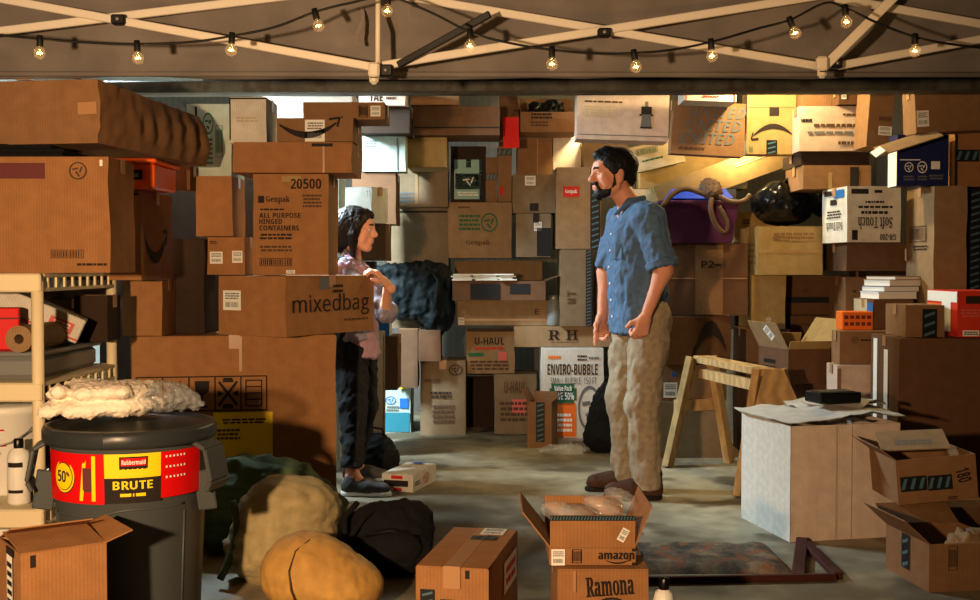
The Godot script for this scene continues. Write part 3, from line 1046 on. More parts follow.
	# --- left stack by the shelf
	carton("huge kraft carton printed with handling symbols behind the waste bin", [135, 336, 335, 520], 5.4, 0.38, "o", [["r", "F", [214, 412, 272, 457], "ink_yellow", "sticker"], ["n", "F", [222, 418, 266, 424], 2, "ink"], ["n", "F", [217, 428, 240, 440], 3, "ink_soft"], ["r", "F", [239.5, 336, 242.5, 371], "tape", "seam_tape"]], {"floor": true, "amp": 0.008, "seam": "z", "yaw": 9.0})
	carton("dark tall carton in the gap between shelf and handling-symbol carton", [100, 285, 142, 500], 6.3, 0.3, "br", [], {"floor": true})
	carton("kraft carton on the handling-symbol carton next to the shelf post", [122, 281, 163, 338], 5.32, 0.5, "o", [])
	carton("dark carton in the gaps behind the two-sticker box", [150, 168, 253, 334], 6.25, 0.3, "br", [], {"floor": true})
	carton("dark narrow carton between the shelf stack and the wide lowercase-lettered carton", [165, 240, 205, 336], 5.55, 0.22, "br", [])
	carton("kraft carton with an arrow on its shaded side", [66, 191, 141, 274], 4.95, 0.5, "o", [["S", "R", [0.12, 0.45, 0.8, 0.8]], ["r", "F", [134, 193, 140, 195], "ink", "ink_patch"]])
	carton("long kraft carton with large lowercase lettering under the woman's hand", [213, 277, 290, 333], 5.32, 0.68, "o", [["L", "F", [219, 290, 240, 309]], ["t", "R", [0.06, 0.3, 0.93, 0.7], "mixedbag", "ink", "r"], ["n", "R", [0.62, 0.74, 0.92, 0.8], 1, "ink_soft"], ["r", "R", [0.36, 0.0, 0.46, 0.22], "ink_grey", "dark_tape"], ["n", "R", [0.5, 0.12, 0.62, 0.3], 2, "ink"]], {"yaw": -30.0})
	carton("small kraft carton with two white stickers", [202, 238, 245, 281], 5.6, 0.28, "o", [["L", "F", [205, 254, 220, 268]], ["L", "F", [231, 253, 243, 267]], ["n", "F", [205, 241, 213, 245], 2, "ink"]])
	carton("plain kraft carton over the two-sticker box", [196, 177, 233, 238], 5.6, 0.28, "o", [])
	carton("kraft food container carton numbered 20500", [253, 175, 329, 275], 5.42, 0.34, "o", [["t", "F", [291, 179, 322, 189], "20500", "ink", "b"], ["r", "F", [258, 196, 264, 203], "ink", "logo_patch"], ["t", "F", [266, 196, 290, 204], "Genpak", "ink", "s"], ["n", "F", [303, 194, 322, 208], 4, "ink_soft"], ["n", "F", [259, 208, 285, 211], 1, "ink"], ["t", "F", [259, 213, 301, 218], "ALL PURPOSE", "ink", "b"], ["t", "F", [259, 219, 282, 224], "HINGED", "ink", "b"], ["t", "F", [259, 225.5, 299, 230.5], "CONTAINERS", "ink", "b"], ["n", "F", [259, 233, 293, 240], 2, "ink"], ["n", "F", [259, 245, 292, 252], 2], ["B", "F", [259, 258, 292, 266]], ["L", "F", [286, 270, 295, 273.5]], ["r", "F", [282, 176, 302, 182], "y", "torn_patch"]], {"floor": false})
	carton("pale green carton with a ring logo beside the ribbed long carton", [186, 105, 232, 177], 5.65, 0.3, "wg", [["C", "F", [203, 113, 214, 135], "ink_green"], ["B", "F", [216, 126, 223, 158], "ink_green"], ["n", "F", [206, 138, 213, 166], 6, "ink_green"], ["r", "F", [195, 107, 197, 116], "ink", "ink_patch"]])
	carton("wide kraft carton with a folded flap over the 20500 carton", [233, 143, 353, 175], 5.4, 0.4, "o", [["r", "F", [323, 146, 325, 175], "tape", "fold_line"], ["r", "F", [312, 143.5, 333, 147], "black_board", "torn_gap"]], {"amp": 0.014})
	carton("white carton with dark edges close under the garage edge", [229, 98, 267, 142], 5.5, 0.28, "w", [["r", "F", [229, 98, 267, 99.5], "ink", "dark_edge"], ["r", "F", [229, 98, 230.3, 139], "ink", "dark_edge"], ["n", "F", [236, 116, 258, 122], 2, "c"]], {"amp": 0.004})
	carton("kraft carton with a curved arrow and a crumpled white label", [276, 119, 354, 143], 5.42, 0.34, "k", [["S", "F", [279, 120, 342, 139]], ["L", "F", [305, 120, 325, 143]]])
	carton("kraft carton with a barcode sticker over the curved-arrow one", [303, 103, 385, 120], 5.5, 0.28, "k", [["L", "F", [371, 106, 381, 117]], ["B", "F", [359, 105, 368, 118]]], {"amp": 0.004})
	carton("tall pale carton behind the 20500 carton", [256, 160, 340, 470], 6.62, 0.3, "wg", [], {"floor": true})
	carton("white panel carton close under the garage edge", [262, 93, 352, 160], 6.62, 0.3, "w", [])

	# --- right half of the heap
	carton("grey kraft carton standing on the floor behind the sawhorse", [650, 402, 724, 467], 7.12, 0.42, "g", [], {"floor": true})
	carton("kraft carton with a slanted white label behind the sawhorse", [654, 366, 727, 402], 7.14, 0.4, "k", [["L", "F", [663, 383, 677, 399]], ["r", "F", [672, 372, 676, 377], "ink_blue", "sticker"]])
	carton("kraft carton with a large arrow below the double-height carton", [664, 317, 733, 366], 7.15, 0.28, "d", [["S", "F", [690, 322, 728, 362], true], ["r", "L", [0.35, 0.1, 0.7, 0.4], "ink_blue", "sticker"]], {"yaw": 14.0})
	carton("tall brown carton marked P2 under the purple tub", [658, 244, 748, 316], 7.18, 0.42, "d", [["t", "F", [701, 261, 714, 268], "P2", "ink", "b"], ["n", "F", [714, 263, 721, 267], 1, "ink"], ["r", "F", [659, 278, 747, 279], "tape", "fold_line"], ["r", "F", [695, 245, 723, 315], "k", "wide_tape"]])
	carton("hidden brown carton under the tagged one behind the sawhorse", [746, 330, 790, 460], 7.2, 0.4, "d", [], {"floor": true})
	carton("dark brown carton behind the open flapped one", [790, 316, 845, 455], 7.4, 0.4, "d", [["n", "F", [800, 322, 815, 327], 1]], {"floor": true})
	carton("kraft carton beneath the cream carton beside the dark one", [751, 276, 786, 330], 7.2, 0.36, "y", [["r", "F", [752, 309, 785, 310], "tape", "fold_line"], ["C", "F", [766, 318, 771, 323], "ink_white"]])
	carton("low brown carton with a dark slot above the open one", [786, 277, 843, 315], 7.45, 0.4, "d", [["r", "F", [787, 297, 842, 303], "black_board", "dark_gap"], ["n", "F", [802, 287, 808, 294], 1]])
	carton("cream kraft carton with stamped print next to the black bags", [757, 227, 823, 275], 7.1, 0.5, "y", [["n", "F", [772, 232, 814, 240], 2, "k"], ["r", "F", [758, 251, 822, 252], "tape", "fold_line"], ["n", "L", [0.1, 0.3, 0.9, 0.8], 4, "k"]], {"floor": false})
	carton("kraft carton with two stamps behind the purple tub", [735, 213, 792, 243], 7.75, 0.3, "y", [["n", "F", [742, 219, 749, 225], 2], ["n", "F", [759, 217, 767, 221], 1]], {"floor": false})
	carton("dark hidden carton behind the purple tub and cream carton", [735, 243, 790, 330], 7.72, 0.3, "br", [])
	carton("white carton on the floor behind the flapped white box", [836, 366, 890, 476], 6.35, 0.45, "v", [["r", "F", [836, 368, 840, 475], "k", "edge_tape"]], {"floor": true})
	carton("kraft carton bearing a small orange pack", [839, 332, 888, 366], 6.4, 0.42, "k", [["C", "F", [851, 337, 858, 344], "ink"], ["n", "F", [859, 339, 876, 342], 1, "ink"]])
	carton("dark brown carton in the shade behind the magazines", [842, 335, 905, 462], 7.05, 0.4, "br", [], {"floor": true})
	carton("kraft carton standing under the brown slab carton", [845, 278, 866, 335], 7.05, 0.35, "k", [["n", "F", [852, 289, 856, 294], 1]])
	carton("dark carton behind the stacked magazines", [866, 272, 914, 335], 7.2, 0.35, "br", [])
	carton("brown slab carton under the white tissue carton", [846, 244, 913, 273], 6.85, 0.48, "d", [["r", "F", [905, 249, 912, 262], "paper", "torn_label"]])
	carton("white tissue carton standing upside down on the brown slab", [846, 187, 902, 242], 6.7, 0.44, "w", [["t", "F", [857, 217, 893, 229], "Soft Touch", "ink", "s", 180], ["t", "F", [880, 234, 897, 240], "GR-200", "ink", "b", 180], ["n", "F", [860, 210, 888, 215], 1, "ink"], ["n", "F", [856, 205, 893, 209], 1, "ink"], ["n", "F", [864, 200, 884, 204], 1, "ink"], ["r", "F", [850, 189, 868, 194], "ink", "printed_panel"], ["r", "F", [874, 190, 882, 193], "ink", "printed_panel"], ["r", "F", [851, 230, 857, 240], "ink", "printed_panel"],
		["t", "L", [0.2, 0.62, 0.85, 0.78], "Soft Touch", "ink", "s", 180], ["n", "L", [0.2, 0.4, 0.8, 0.56], 3, "ink"], ["r", "L", [0.1, 0.03, 0.4, 0.12], "ink", "printed_panel"], ["r", "L", [0.5, 0.03, 0.9, 0.18], "ink_blue", "printed_panel"], ["r", "L", [0.35, 0.2, 0.6, 0.3], "ink", "printed_panel"]], {"yaw": 4.0, "amp": 0.004})
	carton("huge dark brown carton under the red printed one", [898, 339, 1010, 470], 5.9, 0.46, "d", [["r", "L", [0.12, 0.02, 0.26, 0.9], "paper", "white_edge"], ["r", "L", [0.5, 0.08, 0.64, 0.9], "paper", "white_edge"]], {"floor": true})
	carton("tall kraft carton with a pale stamped side next to the tissue carton", [933, 187, 967, 338], 6.4, 0.42, "l", [["B", "L", [0.15, 0.25, 0.75, 0.36], "ink_soft"], ["n", "L", [0.25, 0.38, 0.8, 0.42], 2, "ink"]])
	carton("dark taped carton leaning in the corner shade", [966, 190, 1020, 338], 6.5, 0.5, "br", [["P", "F", [968, 190, 980, 330]]])
	carton("flat carton with a blue end under the magazines", [873, 300, 914, 333], 6.5, 0.34, "d", [["r", "L", [0.0, 0.0, 0.7, 0.95], "c", "pale_end"], ["r", "L", [0.7, 0.1, 1.0, 0.95], "ink_blue", "blue_band"]])
	carton("small kraft carton with a black tape band on the huge dark one", [905, 306, 945, 338], 5.95, 0.3, "k", [["P", "F", [922, 309, 937, 338]]], {"name": "small_carton"})
	carton("red and white printed carton on the huge dark one", [957, 291, 1010, 338], 5.95, 0.4, "red_box", [["r", "L", [0.0, 0.3, 0.5, 0.9], "ink_orange", "printed_panel"], ["r", "L", [0.0, 0.02, 1.0, 0.25], "paper", "white_band"], ["r", "L", [0.5, 0.25, 0.8, 0.9], "paper", "white_band"], ["r", "F", [962, 331, 979, 337], "paper", "white_label"], ["n", "F", [963, 332, 978, 336], 2, "ink"], ["r", "F", [965, 296, 985, 304], "br", "printed_panel"], ["n", "F", [960, 309, 990, 318], 3, "ink_pink"]], {"amp": 0.004, "plain": true})
	carton("navy carton with three round pictures", [897, 135, 949, 187], 6.45, 0.14, "navy", [["C", "F", [904, 163, 913, 173], "ink_white"], ["C", "F", [917, 162, 927, 174], "ink_white"], ["r", "F", [931, 162, 940, 170], "paper", "round_picture"], ["n", "F", [903, 176, 914, 182], 2, "ink_grey"], ["n", "F", [917, 176, 927, 182], 2, "ink_grey"], ["n", "F", [929, 175, 944, 181], 2, "ink_grey"], ["r", "F", [899, 160, 920, 161], "ink_white", "printed_line"], ["r", "L", [0.0, 0.3, 1.0, 1.0], "paper", "white_band"]], {"amp": 0.003, "plain": true})
	carton("kraft carton with dark tape bands beside the navy one", [954, 131, 1010, 187], 6.5, 0.4, "o", [["P", "F", [955, 150, 979, 162]], ["r", "F", [954, 131, 957, 186], "ink", "dark_tape"]])
	carton("brown carton with a bent flap on the tissue carton", [803, 166, 871, 187], 7.0, 0.42, "k", [["r", "F", [850, 167, 859, 187], "ink", "dark_tape"], ["r", "F", [828, 172, 832, 187], "y", "folded_tab"]])
	carton("dark slab carton under the beige printed one", [800, 153, 870, 166], 7.05, 0.42, "br", [])
	carton("beige carton with upside-down lettering near the garage edge", [799, 107, 867, 152], 7.0, 0.42, "v", [["n", "F", [842, 113, 864, 117], 1, "ink_soft"], ["n", "F", [812, 123, 857, 129], 1, "ink_soft"], ["n", "F", [806, 131, 856, 136], 1, "ink_grey"], ["n", "F", [838, 141, 862, 147], 1, "ink_soft"], ["n", "F", [800, 118, 812, 124], 1, "ink"]], {"yaw": 0.0})
	carton("plain brown carton between beige one and garage edge", [800, 88, 836, 106], 7.1, 0.35, "k", [])
	carton("small dark carton with a white label near the garage edge", [838, 88, 874, 107], 6.95, 0.35, "d", [["L", "F", [841, 90, 846, 101]]])
	open_carton("upturned kraft carton with splayed flaps near the garage edge", [868, 88, 893, 147], 6.7, 0.4, "k", [[], [], [], []], [["B", "F", [879, 116, 891, 121], "ink_soft"], ["L", "F", [879, 126, 893, 135]]], {"roll": -4.0})
	var bf := thing("cardboard_sheet", "bent cardboard flap slanting over the navy carton", "cardboard", at(908, 142, 6.28))
	bf.rotation = Vector3(0.35, 0.0, 0.33)
	var fs := start()
	bx(fs, Vector3.ZERO, Vector3(0.33, 0.006, 0.16))
	var fsm := solid("sheet", fs, M.l, bf)
	fs = start()
	bx(fs, Vector3(-0.17, 0.005, 0.02), Vector3(0.06, 0.006, 0.1), 0.0, Basis(Vector3.BACK, 0.3))
	solid("torn_label", fs, M.paper, fsm)
	carton("long kraft carton with a white label in the upper corner", [915, 86, 1030, 130], 6.3, 0.4, "k", [["L", "F", [916, 108, 928, 124]]], {"roll": 3.0})
	# --- over the purple tub
	carton("pale carton standing between the man and the purple tub", [634, 190, 736, 430], 7.92, 0.3, "c", [], {"floor": true})
	carton("grey carton behind the long slanting one", [640, 148, 748, 189], 7.92, 0.3, "y", [], {"floor": false})
	carton("pale carton with green lettering tilted behind the man", [626, 143, 684, 168], 7.75, 0.12, "c", [["B", "F", [637, 146, 659, 152], "ink_green"], ["n", "F", [640, 157, 664, 160], 1, "ink_green"]], {"roll": 13.0})
	carton("long kraft carton slanting over the purple tub", [653, 161, 803, 187], 7.56, 0.2, "y", [["n", "F", [735, 166, 780, 171], 2, "c"]], {"roll": 20.0})
	carton("kraft carton with one word in slanted grey capitals repeated three times", [672, 103, 745, 155], 7.2, 0.12, "k", [["t", "F", [690, 107, 745, 118], "UNITED", "ink_grey", "b", 0.0, 0.25], ["t", "F", [686, 120, 741, 131], "UNITED", "ink_grey", "b", 0.0, 0.25], ["t", "F", [680, 133, 735, 144], "UNITED", "ink_grey", "b", 0.0, 0.25], ["n", "F", [678, 147, 706, 151], 1, "ink_soft"]], {"roll": -3.0})
	carton("carton with a downturned arrow like a frown", [746, 88, 800, 154], 7.18, 0.14, "y", [["S", "F", [749, 124, 795, 138], true], ["r", "F", [770, 107, 781, 116], "ink", "ink_patch"], ["P", "F", [767, 140, 779, 154]], ["r", "F", [746, 106.5, 800, 107.5], "tape", "fold_line"], ["B", "F", [748, 146, 752, 152], "ink_green"]], {"yaw": 0.0})
	carton("white carton with red print on the carton with slanted capitals", [684, 86, 737, 101], 6.95, 0.42, "w", [["n", "F", [702, 95, 720, 98], 1, "ink_red"], ["n", "F", [704, 91, 718, 93], 1, "ink_soft"], ["r", "F", [685, 87, 686.5, 101], "ink_red", "printed_line"], ["r", "F", [734, 87, 735.5, 101], "ink_red", "printed_line"]], {"roll": -2.0, "amp": 0.003})
	var bl := carton("pinkish white carton with a picture of a glass blender", [577, 92, 669, 140], 7.45, 0.24, "v", [["n", "F", [583, 101, 622, 104], 1, "ink_soft"], ["n", "F", [583, 106, 612, 118], 4, "c"], ["r", "F", [578, 135, 668, 135.8], "ink_grey", "printed_line"]], {"roll": -1.8, "amp": 0.004})
	var pt := start()
	for q: Array in [[0.15, 0.165, 0.045, 0.012], [0.15, 0.195, 0.034, 0.05], [0.15, 0.085, 0.038, 0.012]]:
		pt = start()
		bx(pt, Vector3(q[0], q[1], 0.1255), Vector3(q[2] * 2, q[3], 0.0004))
		solid("picture_print", pt, M.ink, bl)
	pt = start()
	quad(pt, Vector3(0.115, 0.09, 0.1258), Vector3(0.185, 0.09, 0.1258), Vector3(0.178, 0.17, 0.1258), Vector3(0.122, 0.17, 0.1258))
	solid("picture_print", pt, M.ink_grey, bl)
	pt = start()
	bx(pt, Vector3(0.15, 0.235, 0.1255), Vector3(0.02, 0.035, 0.0004))
	solid("picture_print", pt, M.ink_grey, bl)
	# handling symbols on the huge carton
	handling_marks()

func handling_marks() -> void:
	var big: Node3D = null
	for c in get_children():
		if c.has_meta("label") and str(c.get_meta("label")).begins_with("huge kraft carton printed"):
			big = c
	if big == null:
		return
	var hw := 0.473
	var top: float = (big.get_child(0) as MeshInstance3D).mesh.get_aabb().end.y
	var front: float = (big.get_child(0) as MeshInstance3D).mesh.get_aabb().end.z + 0.001
	var k := 5.42 / FOCAL
	var loc := func(px: float, py: float) -> Vector3: return Vector3((px - 235.0) * k * 1.01, top - (py - 336.0) * k, front)
	var frame := start()
	# a row of five squares
	var x0 := 141.0
	var cell := 25.0
	for i in 6:
		bar(frame, loc.call(x0 + cell * i, 376), loc.call(x0 + cell * i, 410), 0.006, 0.001, 0.0, Vector3.BACK)
	for y: float in [376.0, 410.0]:
		bar(frame, loc.call(x0, y), loc.call(x0 + cell * 5, y), 0.006, 0.001, 0.0, Vector3.BACK)
	solid("symbol_frame", frame, M.ink, big)
	var g := start()
	var c: Vector3 = loc.call(153.5, 393)      # umbrella
	for i in 8:
		var a := PI * i / 8
		var b := PI * (i + 1) / 8
		tri(g, c, c + Vector3(cos(a), sin(a), 0) * 0.042, c + Vector3(cos(b), sin(b), 0) * 0.042)
	bx(g, c + Vector3(0, -0.03, 0), Vector3(0.006, 0.06, 0.001))
	solid("umbrella_symbol", g, M.ink, big)
	g = start()
	c = loc.call(178.5, 393) as Vector3      # two arrows up
	for s: float in [-0.02, 0.02]:
		bx(g, c + Vector3(s, -0.015, 0), Vector3(0.008, 0.09, 0.001))
		tri(g, c + Vector3(s - 0.016, 0.025, 0), c + Vector3(s + 0.016, 0.025, 0), c + Vector3(s, 0.065, 0))
	bx(g, c + Vector3(0, -0.066, 0), Vector3(0.08, 0.008, 0.001))
	solid("upright_symbol", g, M.ink, big)
	g = start()
	c = loc.call(203.5, 393) as Vector3      # goblet
	quad(g, c + Vector3(-0.03, 0.01, 0), c + Vector3(0.03, 0.01, 0), c + Vector3(0.034, 0.06, 0), c + Vector3(-0.034, 0.06, 0))
	tri(g, c + Vector3(-0.03, 0.01, 0), c + Vector3(0, -0.012, 0), c + Vector3(0.03, 0.01, 0))
	bx(g, c + Vector3(0, -0.03, 0), Vector3(0.009, 0.06, 0.001))
	bx(g, c + Vector3(0, -0.061, 0), Vector3(0.055, 0.008, 0.001))
	solid("goblet_symbol", g, M.ink, big)
	g = start()
	c = loc.call(228.5, 393) as Vector3      # crossed hands
	for s: float in [-1.0, 1.0]:
		bx(g, c, Vector3(0.012, 0.14, 0.001), 0.0, Basis(Vector3.BACK, s * 0.65))
		tri(g, c + Vector3(s * 0.048, 0.016, 0), c + Vector3(s * 0.02, 0, 0), c + Vector3(s * 0.048, -0.016, 0)) if s < 0 else tri(g, c + Vector3(0.048, -0.016, 0), c + Vector3(0.02, 0, 0), c + Vector3(0.048, 0.016, 0))
		quad(g, c + Vector3(-0.026, s * 0.062 - 0.01, 0), c + Vector3(0.026, s * 0.062 - 0.01, 0), c + Vector3(0.02, s * 0.062 + 0.012, 0), c + Vector3(-0.02, s * 0.062 + 0.012, 0))
	solid("crossed_symbol", g, M.ink, big)
	g = start()
	c = loc.call(253.5, 393) as Vector3      # stacking limit
	for i in 5:
		bx(g, c + Vector3(0, -0.06 + i * 0.03, 0), Vector3(0.075, 0.006, 0.001))
	for s: float in [-0.036, 0.036]:
		bx(g, c + Vector3(s, 0, 0), Vector3(0.006, 0.125, 0.001))
	solid("stacking_symbol", g, M.ink, big)

# ---------------------------------------------------------------- soft shapes: a field of rounded limbs meshed as surface nets
func cap(a: Vector3, b: Vector3, ra: float, rb: float, clip := []) -> Dictionary:
	return {"a": a, "b": b, "ra": ra, "rb": rb, "clip": clip}

func egg(c: Vector3, r: Vector3, bs := Basis(), clip := []) -> Dictionary:
	return {"c": c, "r": r, "bs": bs, "clip": clip}

func blob(prims: Array, cell: float, soft: float, crease := 0.0, freq := 8.0, stretch := Vector3.ONE) -> ArrayMesh:
	if planning:
		return ArrayMesh.new()
	var lo := Vector3.ONE * 1e9
	var hi := -lo
	var boxes := []
	var pad := soft * 2.5 + cell * 2.0
	for p: Dictionary in prims:
		var b: AABB
		if p.has("a"):
			var r: float = maxf(p.ra, p.rb) + pad
			b = AABB(p.a, Vector3.ZERO).expand(p.b).grow(r)
		else:
			var bs: Basis = p.bs
			var r: Vector3 = p.r
			var e := (bs.x * r.x).abs() + (bs.y * r.y).abs() + (bs.z * r.z).abs() + Vector3.ONE * pad
			b = AABB(p.c - e, e * 2.0)
		boxes.append(b)
		lo = lo.min(b.position)
		hi = hi.max(b.end)
	var nx := int((hi.x - lo.x) / cell) + 2
	var ny := int((hi.y - lo.y) / cell) + 2
	var nz := int((hi.z - lo.z) / cell) + 2
	var f := PackedFloat32Array()
	f.resize(nx * ny * nz)
	var ks := 1.0 / soft
	for n in prims.size():
		var p: Dictionary = prims[n]
		var b: AABB = boxes[n]
		var i0 := Vector3i((b.position - lo) / cell)
		var i1 := Vector3i((b.end - lo) / cell)
		var is_cap: bool = p.has("a")
		var a := Vector3.ZERO
		var ab := Vector3.ZERO
		var ra := 0.0
		var rb := 0.0
		var inv := 0.0
		var c := Vector3.ZERO
		var bt := Basis()
		var rr := Vector3.ONE
		var rm := 0.0
		if is_cap:
			a = p.a
			ab = p.b - p.a
			ra = p.ra
			rb = p.rb
			inv = 1.0 / maxf(ab.length_squared(), 1e-9)
		else:
			c = p.c
			bt = (p.bs as Basis).transposed()
			rr = p.r
			rm = minf(rr.x, minf(rr.y, rr.z))
		var cl: Array = p.clip
		for z in range(i0.z, mini(i1.z + 1, nz)):
			for y in range(i0.y, mini(i1.y + 1, ny)):
				var row := (z * ny + y) * nx
				for x in range(i0.x, mini(i1.x + 1, nx)):
					var q := lo + Vector3(x, y, z) * cell
					var out := false
					for k in range(0, cl.size(), 2):
						if (q - cl[k]).dot(cl[k + 1]) > 0.0:
							out = true
							break
					if out:
						continue
					var d: float
					if is_cap:
						var t := clampf((q - a).dot(ab) * inv, 0.0, 1.0)
						d = q.distance_to(a + ab * t) - lerpf(ra, rb, t)
					else:
						var l := (bt * (q - c)) / rr
						d = (l.length() - 1.0) * rm
					if d < pad:
						f[row + x] += exp(-d * ks)
	var inside := PackedByteArray()
	inside.resize(f.size())
	for i in f.size():
		if f[i] >= 1.0:
			inside[i] = 1
			f[i] = -log(f[i]) * soft
		else:
			f[i] = minf(-log(maxf(f[i], 1e-9)) * soft, cell * 1.5)
	var ids := {}
	var verts := PackedVector3Array()
	var sxy := nx * ny
	var corner := [0, 1, nx, nx + 1, sxy, sxy + 1, sxy + nx, sxy + nx + 1]
	var edges := [[0, 1], [2, 3], [4, 5], [6, 7], [0, 2], [1, 3], [4, 6], [5, 7], [0, 4], [1, 5], [2, 6], [3, 7]]
	var offs := []
	for i in 8:
		offs.append(Vector3(i & 1, (i >> 1) & 1, i >> 2))
	for z in nz - 1:
		for y in ny - 1:
			var row := (z * ny + y) * nx
			for x in nx - 1:
				var i := row + x
				var sum := inside[i] + inside[i + 1] + inside[i + nx] + inside[i + nx + 1]
				sum += inside[i + sxy] + inside[i + sxy + 1] + inside[i + sxy + nx] + inside[i + sxy + nx + 1]
				if sum == 0 or sum == 8:
					continue
				var acc := Vector3.ZERO
				var cnt := 0
				for e: Array in edges:
					var ia: int = i + corner[e[0]]
					var ib: int = i + corner[e[1]]
					if inside[ia] != inside[ib]:
						var t := f[ia] / (f[ia] - f[ib])
						acc += (offs[e[0]] as Vector3).lerp(offs[e[1]], clampf(t, 0.05, 0.95))
						cnt += 1
				ids[i] = verts.size()
				verts.append(lo + (Vector3(x, y, z) + acc / cnt) * cell)
	var idx := PackedInt32Array()
	for i: int in ids:
		# edges from corner 0 of this cell along x, y and z
		for ax in 3:
			var j: int = i + [1, nx, sxy][ax]
			if inside[i] == inside[j]:
				continue
			var s1: int = [nx, sxy, 1][ax]
			var s2: int = [sxy, 1, nx][ax]
			if not (ids.has(i - s1) and ids.has(i - s2) and ids.has(i - s1 - s2)):
				continue
			var v := [ids[i], ids[i - s1], ids[i - s1 - s2], ids[i - s2]]
			if inside[i] == 1:
				idx.append_array(PackedInt32Array([v[0], v[2], v[1], v[0], v[3], v[2]]))
			else:
				idx.append_array(PackedInt32Array([v[0], v[1], v[2], v[0], v[2], v[3]]))
	# normals from the faces, summed per vertex (faces run clockwise)
	var nor := PackedVector3Array()
	nor.resize(verts.size())
	for pass_no in 2:
		nor.fill(Vector3.ZERO)
		for t in range(0, idx.size(), 3):
			var n := (verts[idx[t + 2]] - verts[idx[t]]).cross(verts[idx[t + 1]] - verts[idx[t]])
			for k in 3:
				nor[idx[t + k]] += n
		for v in nor.size():
			nor[v] = nor[v].normalized()
		if crease == 0.0 or pass_no == 1:
			break
		for v in verts.size():
			var q := verts[v] * freq * stretch
			var w := absf(wob.get_noise_3d(q.x, q.y, q.z)) * 2.0 - 0.5 + wob.get_noise_3d(q.x * 2.3 + 9.0, q.y * 2.3, q.z * 2.3) * 0.6
			verts[v] += nor[v] * w * crease
	var arr := []
	arr.resize(Mesh.ARRAY_MAX)
	arr[Mesh.ARRAY_VERTEX] = verts
	arr[Mesh.ARRAY_NORMAL] = nor
	arr[Mesh.ARRAY_INDEX] = idx
	var m := ArrayMesh.new()
	m.add_surface_from_arrays(Mesh.PRIMITIVE_TRIANGLES, arr)
	return m

func joined(meshes: Array) -> ArrayMesh:
	var st := SurfaceTool.new()
	st.begin(Mesh.PRIMITIVE_TRIANGLES)
	for m: ArrayMesh in meshes:
		st.append_from(m, 0, Transform3D())
	return st.commit()

func bent_text(txt: String, w: float, h: float, fnt: String, r: float, ang: float, y: float) -> ArrayMesh:
	# lettering wrapped round an upright cylinder
	var tm := TextMesh.new()
	tm.text = txt
	tm.font = fonts[fnt]
	tm.font_size = 40
	tm.depth = 0.0
	tm.curve_step = 2.0
	var arr := tm.get_mesh_arrays()
	var ab := tm.get_aabb()
	var vs: PackedVector3Array = arr[Mesh.ARRAY_VERTEX]
	var ns := PackedVector3Array()
	for i in vs.size():
		var u := (vs[i].x - ab.get_center().x) / ab.size.x * w
		var t := ang + u / r
		vs[i] = Vector3(sin(t) * r, y + (vs[i].y - ab.get_center().y) / ab.size.y * h, cos(t) * r)
		ns.append(Vector3(sin(t), 0, cos(t)))
	var o := []
	o.resize(Mesh.ARRAY_MAX)
	o[Mesh.ARRAY_VERTEX] = vs
	o[Mesh.ARRAY_NORMAL] = ns
	o[Mesh.ARRAY_INDEX] = arr[Mesh.ARRAY_INDEX]
	var m := ArrayMesh.new()
	m.add_surface_from_arrays(Mesh.PRIMITIVE_TRIANGLES, o)
	return m

